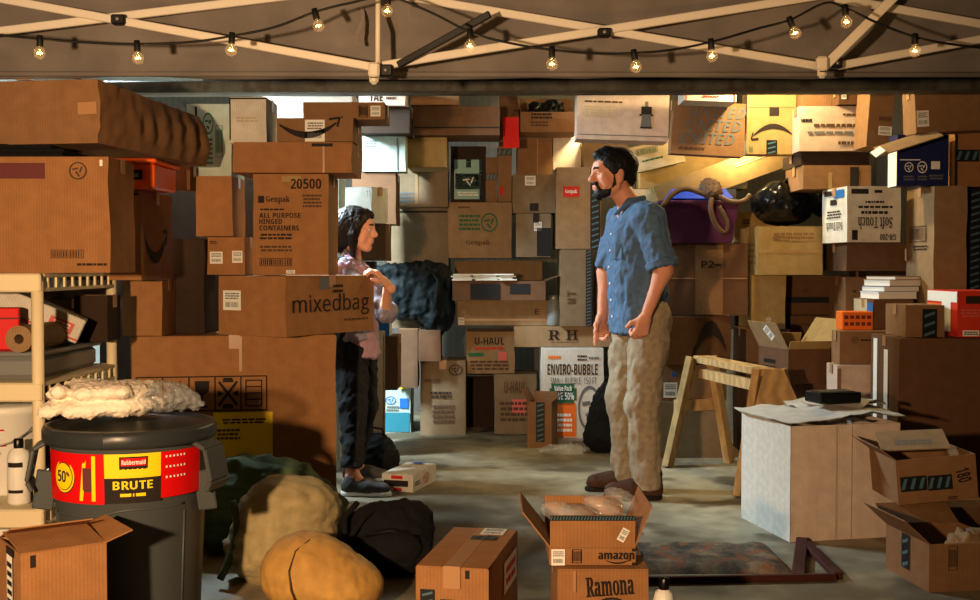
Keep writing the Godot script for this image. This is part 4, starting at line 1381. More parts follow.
# ---------------------------------------------------------------- shelf corner
func build_shelf_corner() -> void:
	var X := -1.654                      # outer side of the shelf unit
	var zf := 4.2
	var zb := 5.02
	var s := thing("shelf_unit", "cream plastic shelf unit with perforated shelves beside the waste bin", "shelf", Vector3(X - 0.45, 0, -(zf + zb) / 2))
	var org := s.position
	for x: float in [X, X - 0.92]:
		for z: float in [zf, zb]:
			var st := start(true)
			tube(st, [Vector3(x, 0, -z) - org, Vector3(x, 1.14, -z) - org], 0.022, 12)
			solid("post", st, M.resin, s)
	for y: float in [0.27, 0.735, 1.135]:
		var st := start()
		bx(st, Vector3(X - 0.46, y + 0.028, -(zf + zb) / 2) - org, Vector3(0.93, 0.012, zb - zf))
		bx(st, Vector3(X - 0.46, y, -zf + 0.012) - org, Vector3(0.96, 0.068, 0.022), 0.006)
		bx(st, Vector3(X - 0.46, y, -zb - 0.012) - org, Vector3(0.96, 0.068, 0.022), 0.006)
		bx(st, Vector3(X - 0.92, y, -(zf + zb) / 2) - org, Vector3(0.02, 0.068, zb - zf), 0.004)
		var sh := solid("shelf_board", st, M.resin, s)
		# the side edge is a rail with a row of slots
		st = start()
		bx(st, Vector3(X + 0.012, y + 0.026, -(zf + zb) / 2) - org, Vector3(0.012, 0.014, zb - zf - 0.04), 0.002)
		bx(st, Vector3(X + 0.012, y - 0.026, -(zf + zb) / 2) - org, Vector3(0.012, 0.014, zb - zf - 0.04), 0.002)
		for i in 9:
			bx(st, Vector3(X + 0.012, y, -lerpf(zf + 0.07, zb - 0.07, i / 8.0)) - org, Vector3(0.009, 0.05, 0.012))
		solid("slotted_rail", st, M.resin if y > 0.3 else M.resin, sh)
	solids.append(AABB(Vector3(X - 0.93, 0, -zb), Vector3(0.93, 1.169, zb - zf)))
	solids.append(AABB(Vector3(X - 0.93, 0, -zb), Vector3(0.93, 0.77, zb - zf)))
	# things on the top shelf
	carton("large kraft carton with a maroon tape and leaf emblem on the top shelf", [-120, 158, 110, 268], 4.28, 0.3, "o", [["r", "F", [-60, 163, 46, 178], "maroon", "wide_tape"], ["C", "F", [70, 162, 88, 179], "ink_soft"], ["B", "F", [51, 246, 84, 254], "ink"], ["n", "F", [77, 258, 107, 262], 1, "ink"], ["r", "F", [101, 160, 104, 166], "paper", "torn_label"]], {"amp": 0.01})
	var d := start()
	var fl := thing("folded_cloth", "dark folded cloth between the top shelf carton and the long carton", "cloth", at(45, 158, 4.5) + Vector3(-0.15, 0.0, 0))
	for i in 3:
		bx(d, Vector3(0.02 * sin(i * 2.0), 0.011 + i * 0.017, 0), Vector3(0.55 - 0.03 * i, 0.016, 0.3), 0.006)
	solid("folds", d, M.black_cloth, fl)
	fl.position.y = solids[solids.size() - 1].end.y
	# orange case
	var oc := thing("orange_case", "orange plastic case behind the top shelf carton", "case", at(114, 190, 5.0))
	oc.position.z = -5.08
	oc.position.y = 0.0
	for b in solids:
		if b.has_point(Vector3(at(110, 190, 5.0).x, b.end.y - 0.01, -5.08)):
			oc.position.y = maxf(oc.position.y, b.end.y)
	var st2 := start()
	bx(st2, Vector3(-0.0, 0.08, 0), Vector3(0.40, 0.155, 0.36), 0.012)
	solid("shell", st2, M.orange_plastic, oc)
	st2 = start()
	bx(st2, Vector3(0, 0.17, 0), Vector3(0.43, 0.026, 0.39), 0.008)
	solid("lid", st2, M.orange_plastic, oc)
	for x: float in [0.075, 0.185]:
		st2 = start()
		bx(st2, Vector3(x, 0.085, 0.185), Vector3(0.016, 0.12, 0.014), 0.004)
		solid("rib", st2, M.orange_plastic, oc)
	st2 = start()
	bx(st2, Vector3(0.13, 0.085, 0.184), Vector3(0.05, 0.06, 0.012), 0.004)
	oc.scale = Vector3(1, 0.7, 1)
	var latch := solid("latch", st2, M.joint, oc)
	st2 = start()
	bx(st2, Vector3(0.13, 0.08, 0.192), Vector3(0.018, 0.022, 0.008), 0.002)
	solid("hasp", st2, M.steel, latch)
	carton("dull brown carton next to the orange case", [160, 166, 191, 190], 5.5, 0.4, "d", [], {"roll": 0.001})
	# long carton with a ribbed, dented side
	var lc := thing("long_carton", "long kraft carton with a wrinkled dark side atop the shelf pile", "carton", Vector3.ZERO, 0.0, KRAFT_GROUP)
	var a := at(98, 143, 4.3)
	lc.transform = Transform3D(Basis(Vector3.UP, -0.152), a)
	var st := start(true)
	var L := 1.02
	var H := 0.237
	var W := 0.62
	st.set_smooth_group(1)
	var n := 44
	var m := 8
	var g := []
	for i in n + 1:
		var row := []
		for j in m + 1:
			var u := float(i) / n
			var v := float(j) / m
			var sag := 0.022 * sin(PI * v) * (0.4 + 0.6 * u) + 0.011 * sin(u * 46.0 + sin(v * 3.0) * 1.2) * sin(PI * v) * u + 0.012 * wob.get_noise_2d(u * 9.0, v * 4.0)
			row.append(Vector3(sag - 0.03 * v * v * u, H * v * (1.0 - 0.05 * u), -L * u))
		g.append(row)
	for i in n:
		for j in m:
			quad(st, g[i][j], g[i + 1][j], g[i + 1][j + 1], g[i][j + 1])
	st.set_smooth_group(-1)
	for i in n:
		quad(st, g[i][m], g[i + 1][m], Vector3(-W, H, -L * (i + 1) / n), Vector3(-W, H, -L * i / n))
		quad(st, Vector3(-W, 0, -L * i / n), Vector3(-W, 0, -L * (i + 1) / n), g[i + 1][0], g[i][0])
	for j in m:
		quad(st, Vector3(-W, H * j / m, 0), g[0][j], g[0][j + 1], Vector3(-W, H * (j + 1) / m, 0))
		quad(st, g[n][j], Vector3(-W, H * 0.95 * j / m, -L), Vector3(-W, H * 0.95 * (j + 1) / m, -L), g[n][j + 1])
	quad(st, Vector3(-W, 0, -L), Vector3(-W, 0, 0), Vector3(-W, H, 0), Vector3(-W, H, -L))
	solid("body", st, M.k, lc)
	panel_on(lc, "paper_tape", Transform3D(Basis(Vector3.BACK, 0.04), Vector3(-0.04, 0.13, 0.004)), 0.075, 0.045, "tape")
	var seam := start()
	bx(seam, Vector3(-0.31, 0.245, -0.5), Vector3(0.05, 0.003, 0.98))
	solid("seam_tape", seam, M.tape, lc)
	# --- middle shelf: box, bin, roll, red object
	var y2 := 0.77
	var wb := thing("white_box", "white flat box with red print lying tilted on the middle shelf", "box", Vector3.ZERO)
	wb.transform = Transform3D(Basis(Vector3.UP, 0.3) * Basis(Vector3.BACK, -0.42), Vector3(-1.84, y2 + 0.185, -4.66))
	st = start()
	bx(st, Vector3(0, 0.05, 0), Vector3(0.34, 0.10, 0.26), 0.004)
	solid("body", st, M.w, wb)
	decorate(wb, Vector3(0.34, 0.10, 0.26), [0, 0, 100, 100], [["r", "F", [62, 30, 90, 75], "ink_pink", "printed_panel"], ["r", "F", [0, 84, 100, 90], "ink_red", "printed_line"], ["n", "F", [66, 36, 86, 70], 3, "ink_white"], ["r", "T", [0.05, 0.45, 0.95, 0.5], "ink_red", "printed_line"]])
	var pb := thing("plastic_bin", "grey translucent plastic bin lying on the middle shelf", "bin", Vector3(-1.93, y2, -4.6))
	st = start()
	bx(st, Vector3(0, 0.045, 0), Vector3(0.5, 0.09, 0.62), 0.02)
	solid("tub", st, mat("bin_grey", Color(0.45, 0.46, 0.46), 0.35), pb)
	st = start()
	bx(st, Vector3(0, 0.097, 0), Vector3(0.53, 0.018, 0.65), 0.006)
	solid("lid", st, M.bin_grey, pb)
	var pr := thing("paper_roll", "roll of kraft paper lying on the plastic bin", "roll", Vector3(-1.74, y2 + 0.107, -4.33))
	st = start(true)
	for q: Array in [[0.05, 1.0], [0.018, -1.0]]:
		var pts := []
		lathe(st, [[q[0], -0.2], [q[0], 0.2]] if q[1] > 0 else [[q[0], 0.2], [q[0], -0.2]], 24, Vector3(0, 0.05, -0.1), Basis(Vector3.RIGHT, PI / 2))
	st.set_smooth_group(-1)
	lathe(st, [[0.05, 0.2], [0.018, 0.2]], 24, Vector3(0, 0.05, -0.1), Basis(Vector3.RIGHT, PI / 2))
	lathe(st, [[0.018, -0.2], [0.05, -0.2]], 24, Vector3(0, 0.05, -0.1), Basis(Vector3.RIGHT, PI / 2))
	solid("paper", st, M.l, pr)
	pr.position.x = at(18, 360, 4.22).x
	var rb := thing("red_box", "small red box standing on edge on the middle shelf", "box", Vector3(at(-14, 340, 4.3).x, y2 + 0.107, -4.4), 0.35)
	st = start()
	bx(st, Vector3(0, 0.08, 0), Vector3(0.16, 0.16, 0.1), 0.004)
	solid("body", st, M.red_card, rb)
	st = start()
	bx(st, Vector3(0, 0.12, 0.0), Vector3(0.164, 0.006, 0.104))
	solid("lid_line", st, M.maroon, rb)
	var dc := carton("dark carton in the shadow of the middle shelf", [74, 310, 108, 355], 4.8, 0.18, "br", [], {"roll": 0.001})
	dc.position.y = y2 + 0.11
	# --- lower shelf: bucket, bottle, jars
	var y1 := 0.305
	var bu := thing("bucket", "white plastic bucket with red print on the lower shelf", "bucket", Vector3(at(8, 450, 4.55).x, y1, -4.55))
	st = start(true)
	lathe(st, [[0.0, 0.0], [0.12, 0.0], [0.125, 0.01], [0.14, 0.31], [0.148, 0.315], [0.148, 0.34], [0.14, 0.345], [0.0, 0.348]], 32)
	solid("pail", st, M.white_plastic, bu)
	st = start(true)
	var hp := []
	for i in 13:
		var t := PI * i / 12
		hp.append(Vector3(cos(t) * 0.145, 0.30 - sin(t) * 0.10, 0.05 + sin(t) * 0.115))
	tube(st, hp, 0.003, 6)
	solid("handle", st, M.steel, bu)
	for i in 4:
		st = start(true)
		lathe(st, [[0.1395 + 0.006 - i * 0.0012, 0.255 - i * 0.03], [0.1395 + 0.0066 - i * 0.0012, 0.262 - i * 0.03]], 8, Vector3.ZERO, Basis(), -0.3, [0.3, 0.15, 0.35, 0.2][i])
		solid("fine_print", st, M.ink_red if i % 2 == 0 else M.ink_grey, bu)
	var bo := thing("pump_bottle", "white squeeze bottle with a black cap on the lower shelf", "bottle", Vector3(at(16, 500, 4.27).x, y1, -4.30))
	st = start(true)
	lathe(st, [[0.0, 0.0], [0.038, 0.0], [0.042, 0.006], [0.042, 0.17], [0.036, 0.195], [0.016, 0.21], [0.015, 0.214]], 24)
	solid("flask", st, M.white_plastic, bo)
	st = start(true)
	lathe(st, [[0.0165, 0.205], [0.018, 0.21], [0.018, 0.24], [0.016, 0.244], [0.0, 0.245]], 16)
	solid("cap", st, M.black_plastic, bo)
	for q: Array in [[0.15, 0.018], [0.05, 0.012]]:
		st = start(true)
		lathe(st, [[0.0428, q[0] - q[1] / 2], [0.0428, q[0] + q[1] / 2]], 12, Vector3.ZERO, Basis(), -0.7, 0.7)
		solid("label_strip", st, M.ink, bo)
	for i in 3:
		var jar := thing("dark_jar", ["dark jar beside the squeeze bottle on the lower shelf", "dark jar behind the shelf post by the bucket", "squat dark jar at the shelf's far end"][i], "jar", Vector3([X - 0.06, X - 0.05, X - 0.1][i], y1, [-4.35, -4.52, -4.8][i]))
		st = start(true)
		lathe(st, [[0.0, 0.0], [0.035, 0.0], [0.036, 0.01], [0.036, 0.09], [0.026, 0.105], [0.026, 0.11]], 18)
		solid("body", st, M.black_plastic, jar)
		st = start(true)
		lathe(st, [[0.028, 0.1], [0.029, 0.13], [0.0, 0.132]], 18)
		solid("lid", st, M.joint, jar)
	var wc := thing("white_canister", "white box with a round black vent under the lower shelf", "box", Vector3(at(18, 560, 4.4).x, 0, -4.45))
	st = start()
	bx(st, Vector3(0, 0.115, 0), Vector3(0.24, 0.23, 0.24), 0.01)
	solid("body", st, M.white_plastic, wc)
	st = start(true)
	lathe(st, [[0.0, 0.0], [0.022, 0.0], [0.022, 0.006], [0.012, 0.008], [0.0, 0.008]], 20, Vector3(0.05, 0.19, 0.12), Basis(Vector3.RIGHT, PI / 2))
	solid("vent", st, M.joint, wc)
	# things behind the shelf that close the dark corner
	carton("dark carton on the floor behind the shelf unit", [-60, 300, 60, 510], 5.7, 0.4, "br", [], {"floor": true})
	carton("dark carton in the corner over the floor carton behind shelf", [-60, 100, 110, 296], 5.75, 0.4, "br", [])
	# --- waste bin
	var c := Vector3(at(131, 430, 3.72).x, 0.0, -3.72)
	var tc := thing("waste_bin", "round dark grey plastic waste bin with a red and yellow label", "bin", c)
	st = start(true)
	lathe(st, [[0.0, 0.0], [0.205, 0.0], [0.212, 0.012], [0.24, 0.55], [0.245, 0.56], [0.249, 0.62], [0.252, 0.63], [0.24, 0.63]], 56)
	solid("barrel", st, M.can, tc)
	st = start(true)
	lathe(st, [[0.245, 0.605], [0.268, 0.605], [0.272, 0.615], [0.272, 0.642], [0.266, 0.652], [0.246, 0.655], [0.24, 0.646], [0.12, 0.664], [0.0, 0.668]], 56)
	solid("lid", st, M.can_lid, tc)
	for ang: float in [-1.32, 1.32]:
		st = start()
		var hb := Basis(Vector3.UP, ang)
		var pts := [[0.245, 0.61], [0.292, 0.585], [0.312, 0.49], [0.296, 0.46], [0.232, 0.45]]
		for i in 4:
			var p0: Array = pts[i]
			var p1: Array = pts[i + 1]
			bar(st, hb * Vector3(0, p0[1], p0[0]), hb * Vector3(0, p1[1], p1[0]), 0.12, 0.014, 0.004, hb * Vector3(0, 0.3, 1))
		solid("handle", st, M.can, tc)
	# embossed panel outline below the label
	st = start(true)
	var ep := []
	for i in 21:
		var t := lerpf(-0.95, 1.05, i / 20.0)
		ep.append(Vector3(sin(t) * 0.2325, 0.405 + 0.02 * smoothstep(-0.3, 0.3, t), cos(t) * 0.2325))
	tube(st, ep, 0.004, 6)
	for t: float in [-0.95, 1.05]:
		tube(st, [Vector3(sin(t) * 0.2325, 0.405, cos(t) * 0.2325), Vector3(sin(t) * 0.214, 0.05, cos(t) * 0.214)], 0.004, 6)
	solid("embossed_rib", st, M.can, tc)
	var R := 0.2465
	tc.scale = Vector3(1, 1.06, 1)
	for q: Array in [["label_panel", -1.02, -0.02, 0.445, 0.59, "label_red"], ["label_panel", -0.02, 0.66, 0.52, 0.59, "ink_yellow"], ["label_panel", -0.02, 0.66, 0.448, 0.52, "ink"], ["label_panel", 0.66, 1.3, 0.455, 0.59, "label_red"], ["brand_patch", 0.16, 0.50, 0.543, 0.582, "ink"], ["brand_patch", 0.18, 0.48, 0.553, 0.578, "label_red"]]:
		st = start(true)
		var rr := R + (0.0 if q[0] == "label_panel" else (0.001 if q[5] == "ink" else 0.0018))
		lathe(st, [[rr, q[3]], [rr + 0.0035, q[4]]], 12, Vector3.ZERO, Basis(), q[1], q[2])
		solid(q[0], st, M[q[5]], tc)
	part("lettering", bent_text("Rubbermaid", 0.07, 0.014, "b", R + 0.0052, 0.33, 0.566), M.ink_white, tc)
	part("lettering", bent_text("BRUTE", 0.118, 0.024, "b", R + 0.004, 0.32, 0.500), M.ink_yellow, tc)
	for q: Array in [[0.17, 0.30], [0.32, 0.335], [0.355, 0.47]]:
		st = start(true)
		lathe(st, [[R + 0.003, 0.467], [R + 0.0032, 0.476]], 6, Vector3.ZERO, Basis(), q[0], q[1])
		solid("fine_print", st, M.ink_yellow, tc)
	for i in 3:
		part("lettering", bent_text("- - - - - -", 0.07, 0.006, "r", R + 0.0045, 0.86, 0.575 - i * 0.03), M.ink_white, tc)
	for q: Array in [[0.050, 0.0, "ink"], [0.047, 0.0006, "ink_yellow"], [0.041, 0.0012, "ink"], [0.0385, 0.0018, "ink_yellow"]]:
		st = start(true)
		for i in 24:
			var pa := TAU * i / 24
			var pb2 := TAU * (i + 1) / 24
			var tri_p := []
			for w: Array in [[0.0, 0.0], [cos(pa), sin(pa)], [cos(pb2), sin(pb2)]]:
				var t2: float = -0.62 + w[0] * q[0] / R
				tri_p.append(Vector3(sin(t2) * (R + 0.002 + q[1]), 0.52 + w[1] * q[0], cos(t2) * (R + 0.002 + q[1])))
			tri(st, tri_p[0], tri_p[1], tri_p[2])
		solid("round_badge", st, M[q[2]], tc)
	part("lettering", bent_text("50", 0.042, 0.034, "b", R + 0.0052, -0.65, 0.520), M.ink, tc)
	part("lettering", bent_text("%", 0.014, 0.014, "b", R + 0.0052, -0.53, 0.528), M.ink, tc)
	st = start()
	for q: Array in [[-0.345, 0.53, 0.045, 0.075, 0.0]]:
		for k in 2:
			var t := -0.32 + k * 0.17
			bar(st, Vector3(sin(t) * (R + 0.004), 0.455, cos(t) * (R + 0.004)), Vector3(sin(t + (0.05 if k == 0 else -0.0)) * (R + 0.0055), 0.585, cos(t) * (R + 0.0055)), 0.012, 0.001, 0.0, Vector3(sin(t), 0, cos(t)))
	solid("pictured_cart", st, M.ink_yellow, tc)
	st = start(true)
	lathe(st, [[R + 0.004, 0.48], [R + 0.005, 0.55]], 6, Vector3.ZERO, Basis(), -0.30, -0.18)
	solid("pictured_bag", st, M.maroon, tc)
	# bag of packing peanuts on the lid
	var bag := thing("packing_bag", "clear bag of white packing fill lying on the waste bin lid", "bag", Vector3(c.x, 0.708, c.z))
	var prims := []
	var rg := RandomNumberGenerator.new()
	rg.seed = 3
	for i in 70:
		var u := rg.randf_range(-1, 1)
		var v := rg.randf_range(-1, 1)
		var top := i % 2
		var px := -0.085 + u * (0.155 if top == 0 else 0.14)
		prims.append(egg(Vector3(px, (0.045 if top == 0 else 0.105) + rg.randf_range(-0.01, 0.01), v * 0.11 + 0.02), Vector3(rg.randf_range(0.022, 0.038), 0.026, 0.03), Basis(Vector3.UP, rg.randf() * 3.0)))
	prims.append(egg(Vector3(-0.09, 0.05, 0.02), Vector3(0.18, 0.04, 0.13)))
	prims.append(egg(Vector3(-0.07, 0.105, 0.02), Vector3(0.15, 0.035, 0.12)))
	part("packing_fill", blob(prims, 0.007, 0.005, 0.006, 34.0), M.packing, bag)
	prims = [egg(Vector3(0.10, 0.075, 0.0), Vector3(0.10, 0.055, 0.11)), cap(Vector3(0.12, 0.085, 0.0), Vector3(0.2, 0.05, -0.03), 0.05, 0.025)]
	bag.scale = Vector3(1, 0.84, 1)
	part("film_end", blob(prims, 0.01, 0.01, 0.016, 22.0), M.clear_film, bag)

# ---------------------------------------------------------------- things on the floor in front
func build_foreground() -> void:
	# kraft box at the very front
	open_carton("kraft carton with a barcode strip in front of the waste bin", [30, 548, 100, 640], 3.08, 0.24, "o", [[-84, 0.2], [-70, 0.13, "o", [["n", 0.45, 0.35, 0.3, 0.25], ["n", 0.8, 0.35, 0.2, 0.25]]], [], [72, 0.08]], [["r", "L", [0.45, 0.05, 0.7, 0.5], "paper", "barcode_strip"], ["n", "L", [0.47, 0.08, 0.68, 0.48], 7, "ink"], ["r", "L", [0.42, 0.0, 0.75, 0.05], "ink", "ink_patch"], ["r", "F", [37, 549, 41, 556], "ink", "ink_patch"]], {"yaw": 36.0, "floor": true})
	# low carton with shipping label and lettering 1A
	carton("low kraft carton with a shipping label and tape by the black backpack", [414, 568, 490, 640], 3.3, 0.5, "o", [["P", "F", [419, 582, 434, 597]], ["P", "F", [440, 588, 456, 605]], ["t", "F", [462, 588, 473, 602], "1A", "ink", "b", -90], ["L", "T", [0.5, 0.02, 0.85, 0.2]], ["P", "T", [0.42, 0.24, 0.8, 0.34]], ["r", "R", [0.45, 0.12, 0.9, 0.42], "paper", "printed_label"], ["n", "R", [0.5, 0.16, 0.85, 0.38], 2, "ink_red"], ["r", "F", [466, 568.5, 470, 574], "black_board", "hand_slot"]], {"yaw": -11.0, "floor": true, "amp": 0.003, "seam": "z"})
	carton("kraft carton with pictured pastry print under the open taped one", [556, 570, 650, 640], 3.25, 0.36, "o", [["t", "F", [585, 573, 634, 585], "Ramona", "ink", "s", 4.0], ["r", "F", [594, 588, 629, 600], "br", "picture_patch"], ["C", "F", [592, 586, 631, 604], "ink"], ["r", "F", [572, 570, 575, 583], "tape", "hand_slot"]], {"floor": true, "amp": 0.003})
	open_carton("open carton with raised flaps and plastic air pillows beside the white bottle", [548, 548, 637, 570], 3.28, 0.3, "o", [[4, 0.095, "o", [["P", 0.5, 0.92, 1.0, 0.16], ["L", 0.86, 0.4, 0.09, 0.42, -0.5]]], [20, 0.09], [38, 0.13], [22, 0.13]], [["L", "F", [550, 549, 564, 570]], ["B", "F", [571, 549, 581, 567]], ["t", "F", [598, 553, 635, 562], "amazon", "ink", "b"], ["S", "F", [606, 562, 632, 568]], ["r", "F", [633, 548, 637, 552], "ink", "ink_patch"], ["r", "F", [633, 566, 637, 570], "ink", "ink_patch"]], {})
	var pw := start(true)
	# air pillows
	var base := at(592, 556, 3.40)
	for i in 6:
		var q: Array = [[561, 512, 3.37, 0.1, 0.3], [578, 514, 3.52, -0.2, 0.1], [604, 507, 3.40, 0.3, 0.5], [624, 500, 3.52, 0.2, 0.6], [618, 528, 3.40, 0.1, 0.2], [572, 535, 3.42, 0.1, 0.1]][i]
		var o := thing("air_pillow", ["clear air pillow at the flap end of the open taped carton", "clear air pillow peeping over the raised taped flap", "shiny clear air pillow rising from the open taped carton", "topmost shiny air pillow over the open taped carton", "outermost clear air pillow over the carton's side flap", "clear air pillow sunk between the other pillows"][i], "air pillow", at(q[0], q[1], q[2]), q[3], "air pillows in the open carton")
		o.rotation.z = -q[4] * 0.8
		var prims := [egg(Vector3(0, 0, 0), Vector3(0.05, 0.026, 0.05)), egg(Vector3(-0.025, 0, 0), Vector3(0.036, 0.02, 0.046))]
		part("cushion", blob(prims, 0.007, 0.006, 0.005, 40.0), M.clear_film, o)
		var sw := start()
		bx(sw, Vector3(0.062, 0, 0), Vector3(0.02, 0.0015, 0.09))
		solid("welded_edge", sw, M.clear_film, o)
	# bottle
	var bo := thing("white_bottle", "small white bottle with a black cap beside the stacked cartons", "bottle", Vector3(at(664, 590, 3.28).x, 0, -3.28))
	bo.scale = Vector3(0.92, 1.35, 0.92)
	pw = start(true)
	lathe(pw, [[0.0, 0.0], [0.031, 0.0], [0.034, 0.006], [0.034, 0.175], [0.028, 0.192], [0.014, 0.2]], 24)
	solid("flask", pw, M.white_plastic, bo)
	pw = start(true)
	lathe(pw, [[0.014, 0.197], [0.0165, 0.2], [0.0165, 0.222], [0.0, 0.226]], 16)
	solid("cap", pw, M.black_plastic, bo)
	# bags on the floor
	var du := thing("duffel_bag", "slumped dark green duffel bag behind the mustard sack", "bag", Vector3(at(262, 500, 4.85).x, 0, -4.86))
	part("shell", blob([egg(Vector3(-0.02, 0.19, -0.02), Vector3(0.30, 0.19, 0.17)), egg(Vector3(0.14, 0.15, 0.0), Vector3(0.22, 0.15, 0.15)), egg(Vector3(-0.05, 0.28, -0.03), Vector3(0.2, 0.1, 0.13)), egg(Vector3(0.27, 0.06, 0.1), Vector3(0.14, 0.07, 0.1)), egg(Vector3(-0.16, 0.17, 0.1), Vector3(0.13, 0.17, 0.14))], 0.018, 0.02, 0.022, 7.0, Vector3(0.6, 1.4, 0.6)), M.green_cloth, du)
	var sb := start(true)
	tube(sb, [Vector3(0.16, 0.19, 0.2), Vector3(0.22, 0.24, 0.12), Vector3(0.3, 0.15, 0.14), Vector3(0.36, 0.06, 0.2)], 0.012, 6)
	solid("strap", sb, M.black_cloth, du)
	var sl := thing("sleeping_bag", "tan sleeping bag roll with a dark edge behind the mustard sack", "sleeping bag", Vector3(at(284, 560, 4.4).x, 0, -4.42))
	part("roll", blob([egg(Vector3(0.0, 0.19, 0), Vector3(0.2, 0.2, 0.18)), egg(Vector3(0.09, 0.24, -0.04), Vector3(0.12, 0.12, 0.13)), egg(Vector3(-0.03, 0.1, 0.05), Vector3(0.19, 0.12, 0.15))], 0.014, 0.02, 0.014, 6.0, Vector3(0.5, 1.6, 0.8)), M.tan_cloth, sl)
	sb = start(true)
	var ed := []
	for i in 9:
		var t := lerpf(-0.35, 1.5, i / 8.0)
		ed.append(Vector3(-0.19 + 0.03 * sin(t * 2.0), 0.17 + 0.17 * sin(t - 0.6), 0.16 - 0.06 * t))
	tube(sb, ed, 0.014, 6)
	solid("edging", sb, M.green_cloth, sl)
	var mu := thing("stuff_sack", "mustard yellow stuff sack lying in front of the black backpack", "sack", Vector3(at(318, 590, 3.95).x, 0, -3.95))
	part("shell", blob([egg(Vector3(-0.03, 0.13, 0), Vector3(0.17, 0.135, 0.15)), egg(Vector3(0.08, 0.095, 0.02), Vector3(0.15, 0.10, 0.14)), egg(Vector3(-0.05, 0.19, -0.02), Vector3(0.09, 0.07, 0.09))], 0.011, 0.02, 0.005, 8.0, Vector3(1.5, 0.7, 1.0)), M.mustard, mu)
	sb = start(true)
	tube(sb, [Vector3(-0.02, 0.262, 0.05), Vector3(-0.06, 0.235, 0.10), Vector3(-0.075, 0.18, 0.145), Vector3(-0.065, 0.12, 0.165), Vector3(-0.05, 0.08, 0.165)], 0.003, 6)
	solid("drawcord", sb, M.brown_hide, mu)
	var bp := thing("backpack", "black backpack lying between the mustard sack and the low carton", "backpack", Vector3(at(388, 560, 4.45).x, 0, -4.52))
	part("shell", blob([egg(Vector3(-0.02, 0.15, 0), Vector3(0.19, 0.16, 0.14)), egg(Vector3(0.08, 0.20, -0.02), Vector3(0.11, 0.11, 0.12)), egg(Vector3(0.03, 0.09, 0.08), Vector3(0.16, 0.10, 0.12))], 0.015, 0.018, 0.012, 9.0), M.black_cloth, bp)
	bp.scale = Vector3(0.92, 0.86, 0.92)
	part("front_pocket", blob([egg(Vector3(0.02, 0.13, 0.15), Vector3(0.13, 0.09, 0.07))], 0.013, 0.012, 0.006, 12.0), M.black_cloth, bp)
	for s: float in [-1.0, 1.0]:
		sb = start(true)
		tube(sb, [Vector3(-0.08 + s * 0.06, 0.3, 0), Vector3(-0.14 + s * 0.04, 0.26, 0.12), Vector3(-0.17, 0.15, 0.17), Vector3(-0.14, 0.05, 0.2)], 0.014, 6)
		solid("strap", sb, M.black_cloth, bp)
	sb = start(true)
	tube(sb, [Vector3(0.17, 0.08, 0.05), Vector3(0.25, 0.06, 0.03), Vector3(0.29, 0.012, 0.06)], 0.007, 6)
	solid("webbing", sb, M.black_cloth, bp)
	sb = start(true)
	tube(sb, [Vector3(-0.09, 0.20, 0.205), Vector3(0.02, 0.225, 0.21), Vector3(0.12, 0.20, 0.2)], 0.004, 6)
	solid("zip", sb, M.joint, bp)
	# white box by the woman's feet
	carton("small white box with red and black print by the woman's feet", [381, 474, 414, 494], 6.06, 0.36, "w", [["r", "F", [383, 481, 409, 488], "ink", "printed_panel"], ["r", "F", [391, 475.5, 403, 479.5], "ink_red", "printed_panel"], ["r", "F", [393, 489.5, 402, 493], "ink_red", "printed_panel"], ["C", "R", [0.4, 0.2, 0.65, 0.8], "ink_red"], ["n", "R", [0.05, 0.4, 0.25, 0.7], 2, "ink"], ["r", "T", [0.3, 0.03, 0.65, 0.15], "ink_blue", "printed_panel"]], {"yaw": -17.0, "floor": true, "amp": 0.002, "name": "white_box", "cat": "box", "group": "", "plain": true})
	var sbk := thing("dark_bag", "soft black bag behind the woman's shoes", "bag", Vector3(at(375, 480, 6.6).x, 0, -6.66))
	part("shell", blob([egg(Vector3(0, 0.11, 0), Vector3(0.11, 0.12, 0.09)), egg(Vector3(0.05, 0.07, 0.0), Vector3(0.09, 0.08, 0.08))], 0.015, 0.015, 0.012, 12.0), M.black_cloth, sbk)
	var hnd := start(true)
	tube(hnd, [Vector3(-0.05, 0.21, 0.03), Vector3(-0.02, 0.26, 0.02), Vector3(0.04, 0.25, 0.02), Vector3(0.06, 0.17, 0.03)], 0.007, 6)
	solid("handle", hnd, M.black_cloth, sbk)
	# rusty steel floor frame with a worn plate
	var fr := thing("steel_frame", "rusty red angle-iron frame lying on the concrete floor", "frame", Vector3(at(690, 565, 4.65).x, 0, -4.65))
	var org := fr.position
	for q: Array in [[560, 588, 836, 583, 0.025], [802, 545, 798, 583, 0.05], [806, 549, 838, 582, 0.04]]:
		var z0: float = 1380.0 / (q[1] - 265.0)
		var z1: float = 1380.0 / (q[3] - 265.0)
		var a := at(q[0], q[1], z0)
		var b := at(q[2], q[3], z1)
		a.y = 0.014
		b.y = 0.014
		var st := start()
		bar(st, a - org, b - org, q[4], 0.026, 0.004)
		solid("rail", st, M.rust, fr)
	var pl := thing("worn_plate", "worn rusty plate lying inside the steel frame", "plate", Vector3(at(690, 565, 4.65).x, 0, -4.65))
	var st3 := start(true)
	for i in 24:
		for j in 8:
			var q := []
			for k: Array in [[i, j], [i + 1, j], [i + 1, j + 1], [i, j + 1]]:
				var x: float = lerpf(-0.5, 0.37, k[0] / 24.0)
				var z: float = lerpf(0.22, -0.22, k[1] / 8.0)
				var edge := 1.0 if k[0] > 0 and k[0] < 24 and k[1] > 0 and k[1] < 8 else 0.0
				q.append(Vector3(x, edge * (0.03 + 0.014 * wob.get_noise_2d(x * 20.0, z * 20.0)), z))
			quad(st3, q[0], q[1], q[2], q[3])
	solid("plate", st3, M.rust_plate, pl)
	# taped open carton and the carton over it, at the corner of the picture
	carton("brown carton hidden under the tilted numbered carton", [930, 508, 1000, 556], 4.85, 0.35, "p", [], {"floor": true})
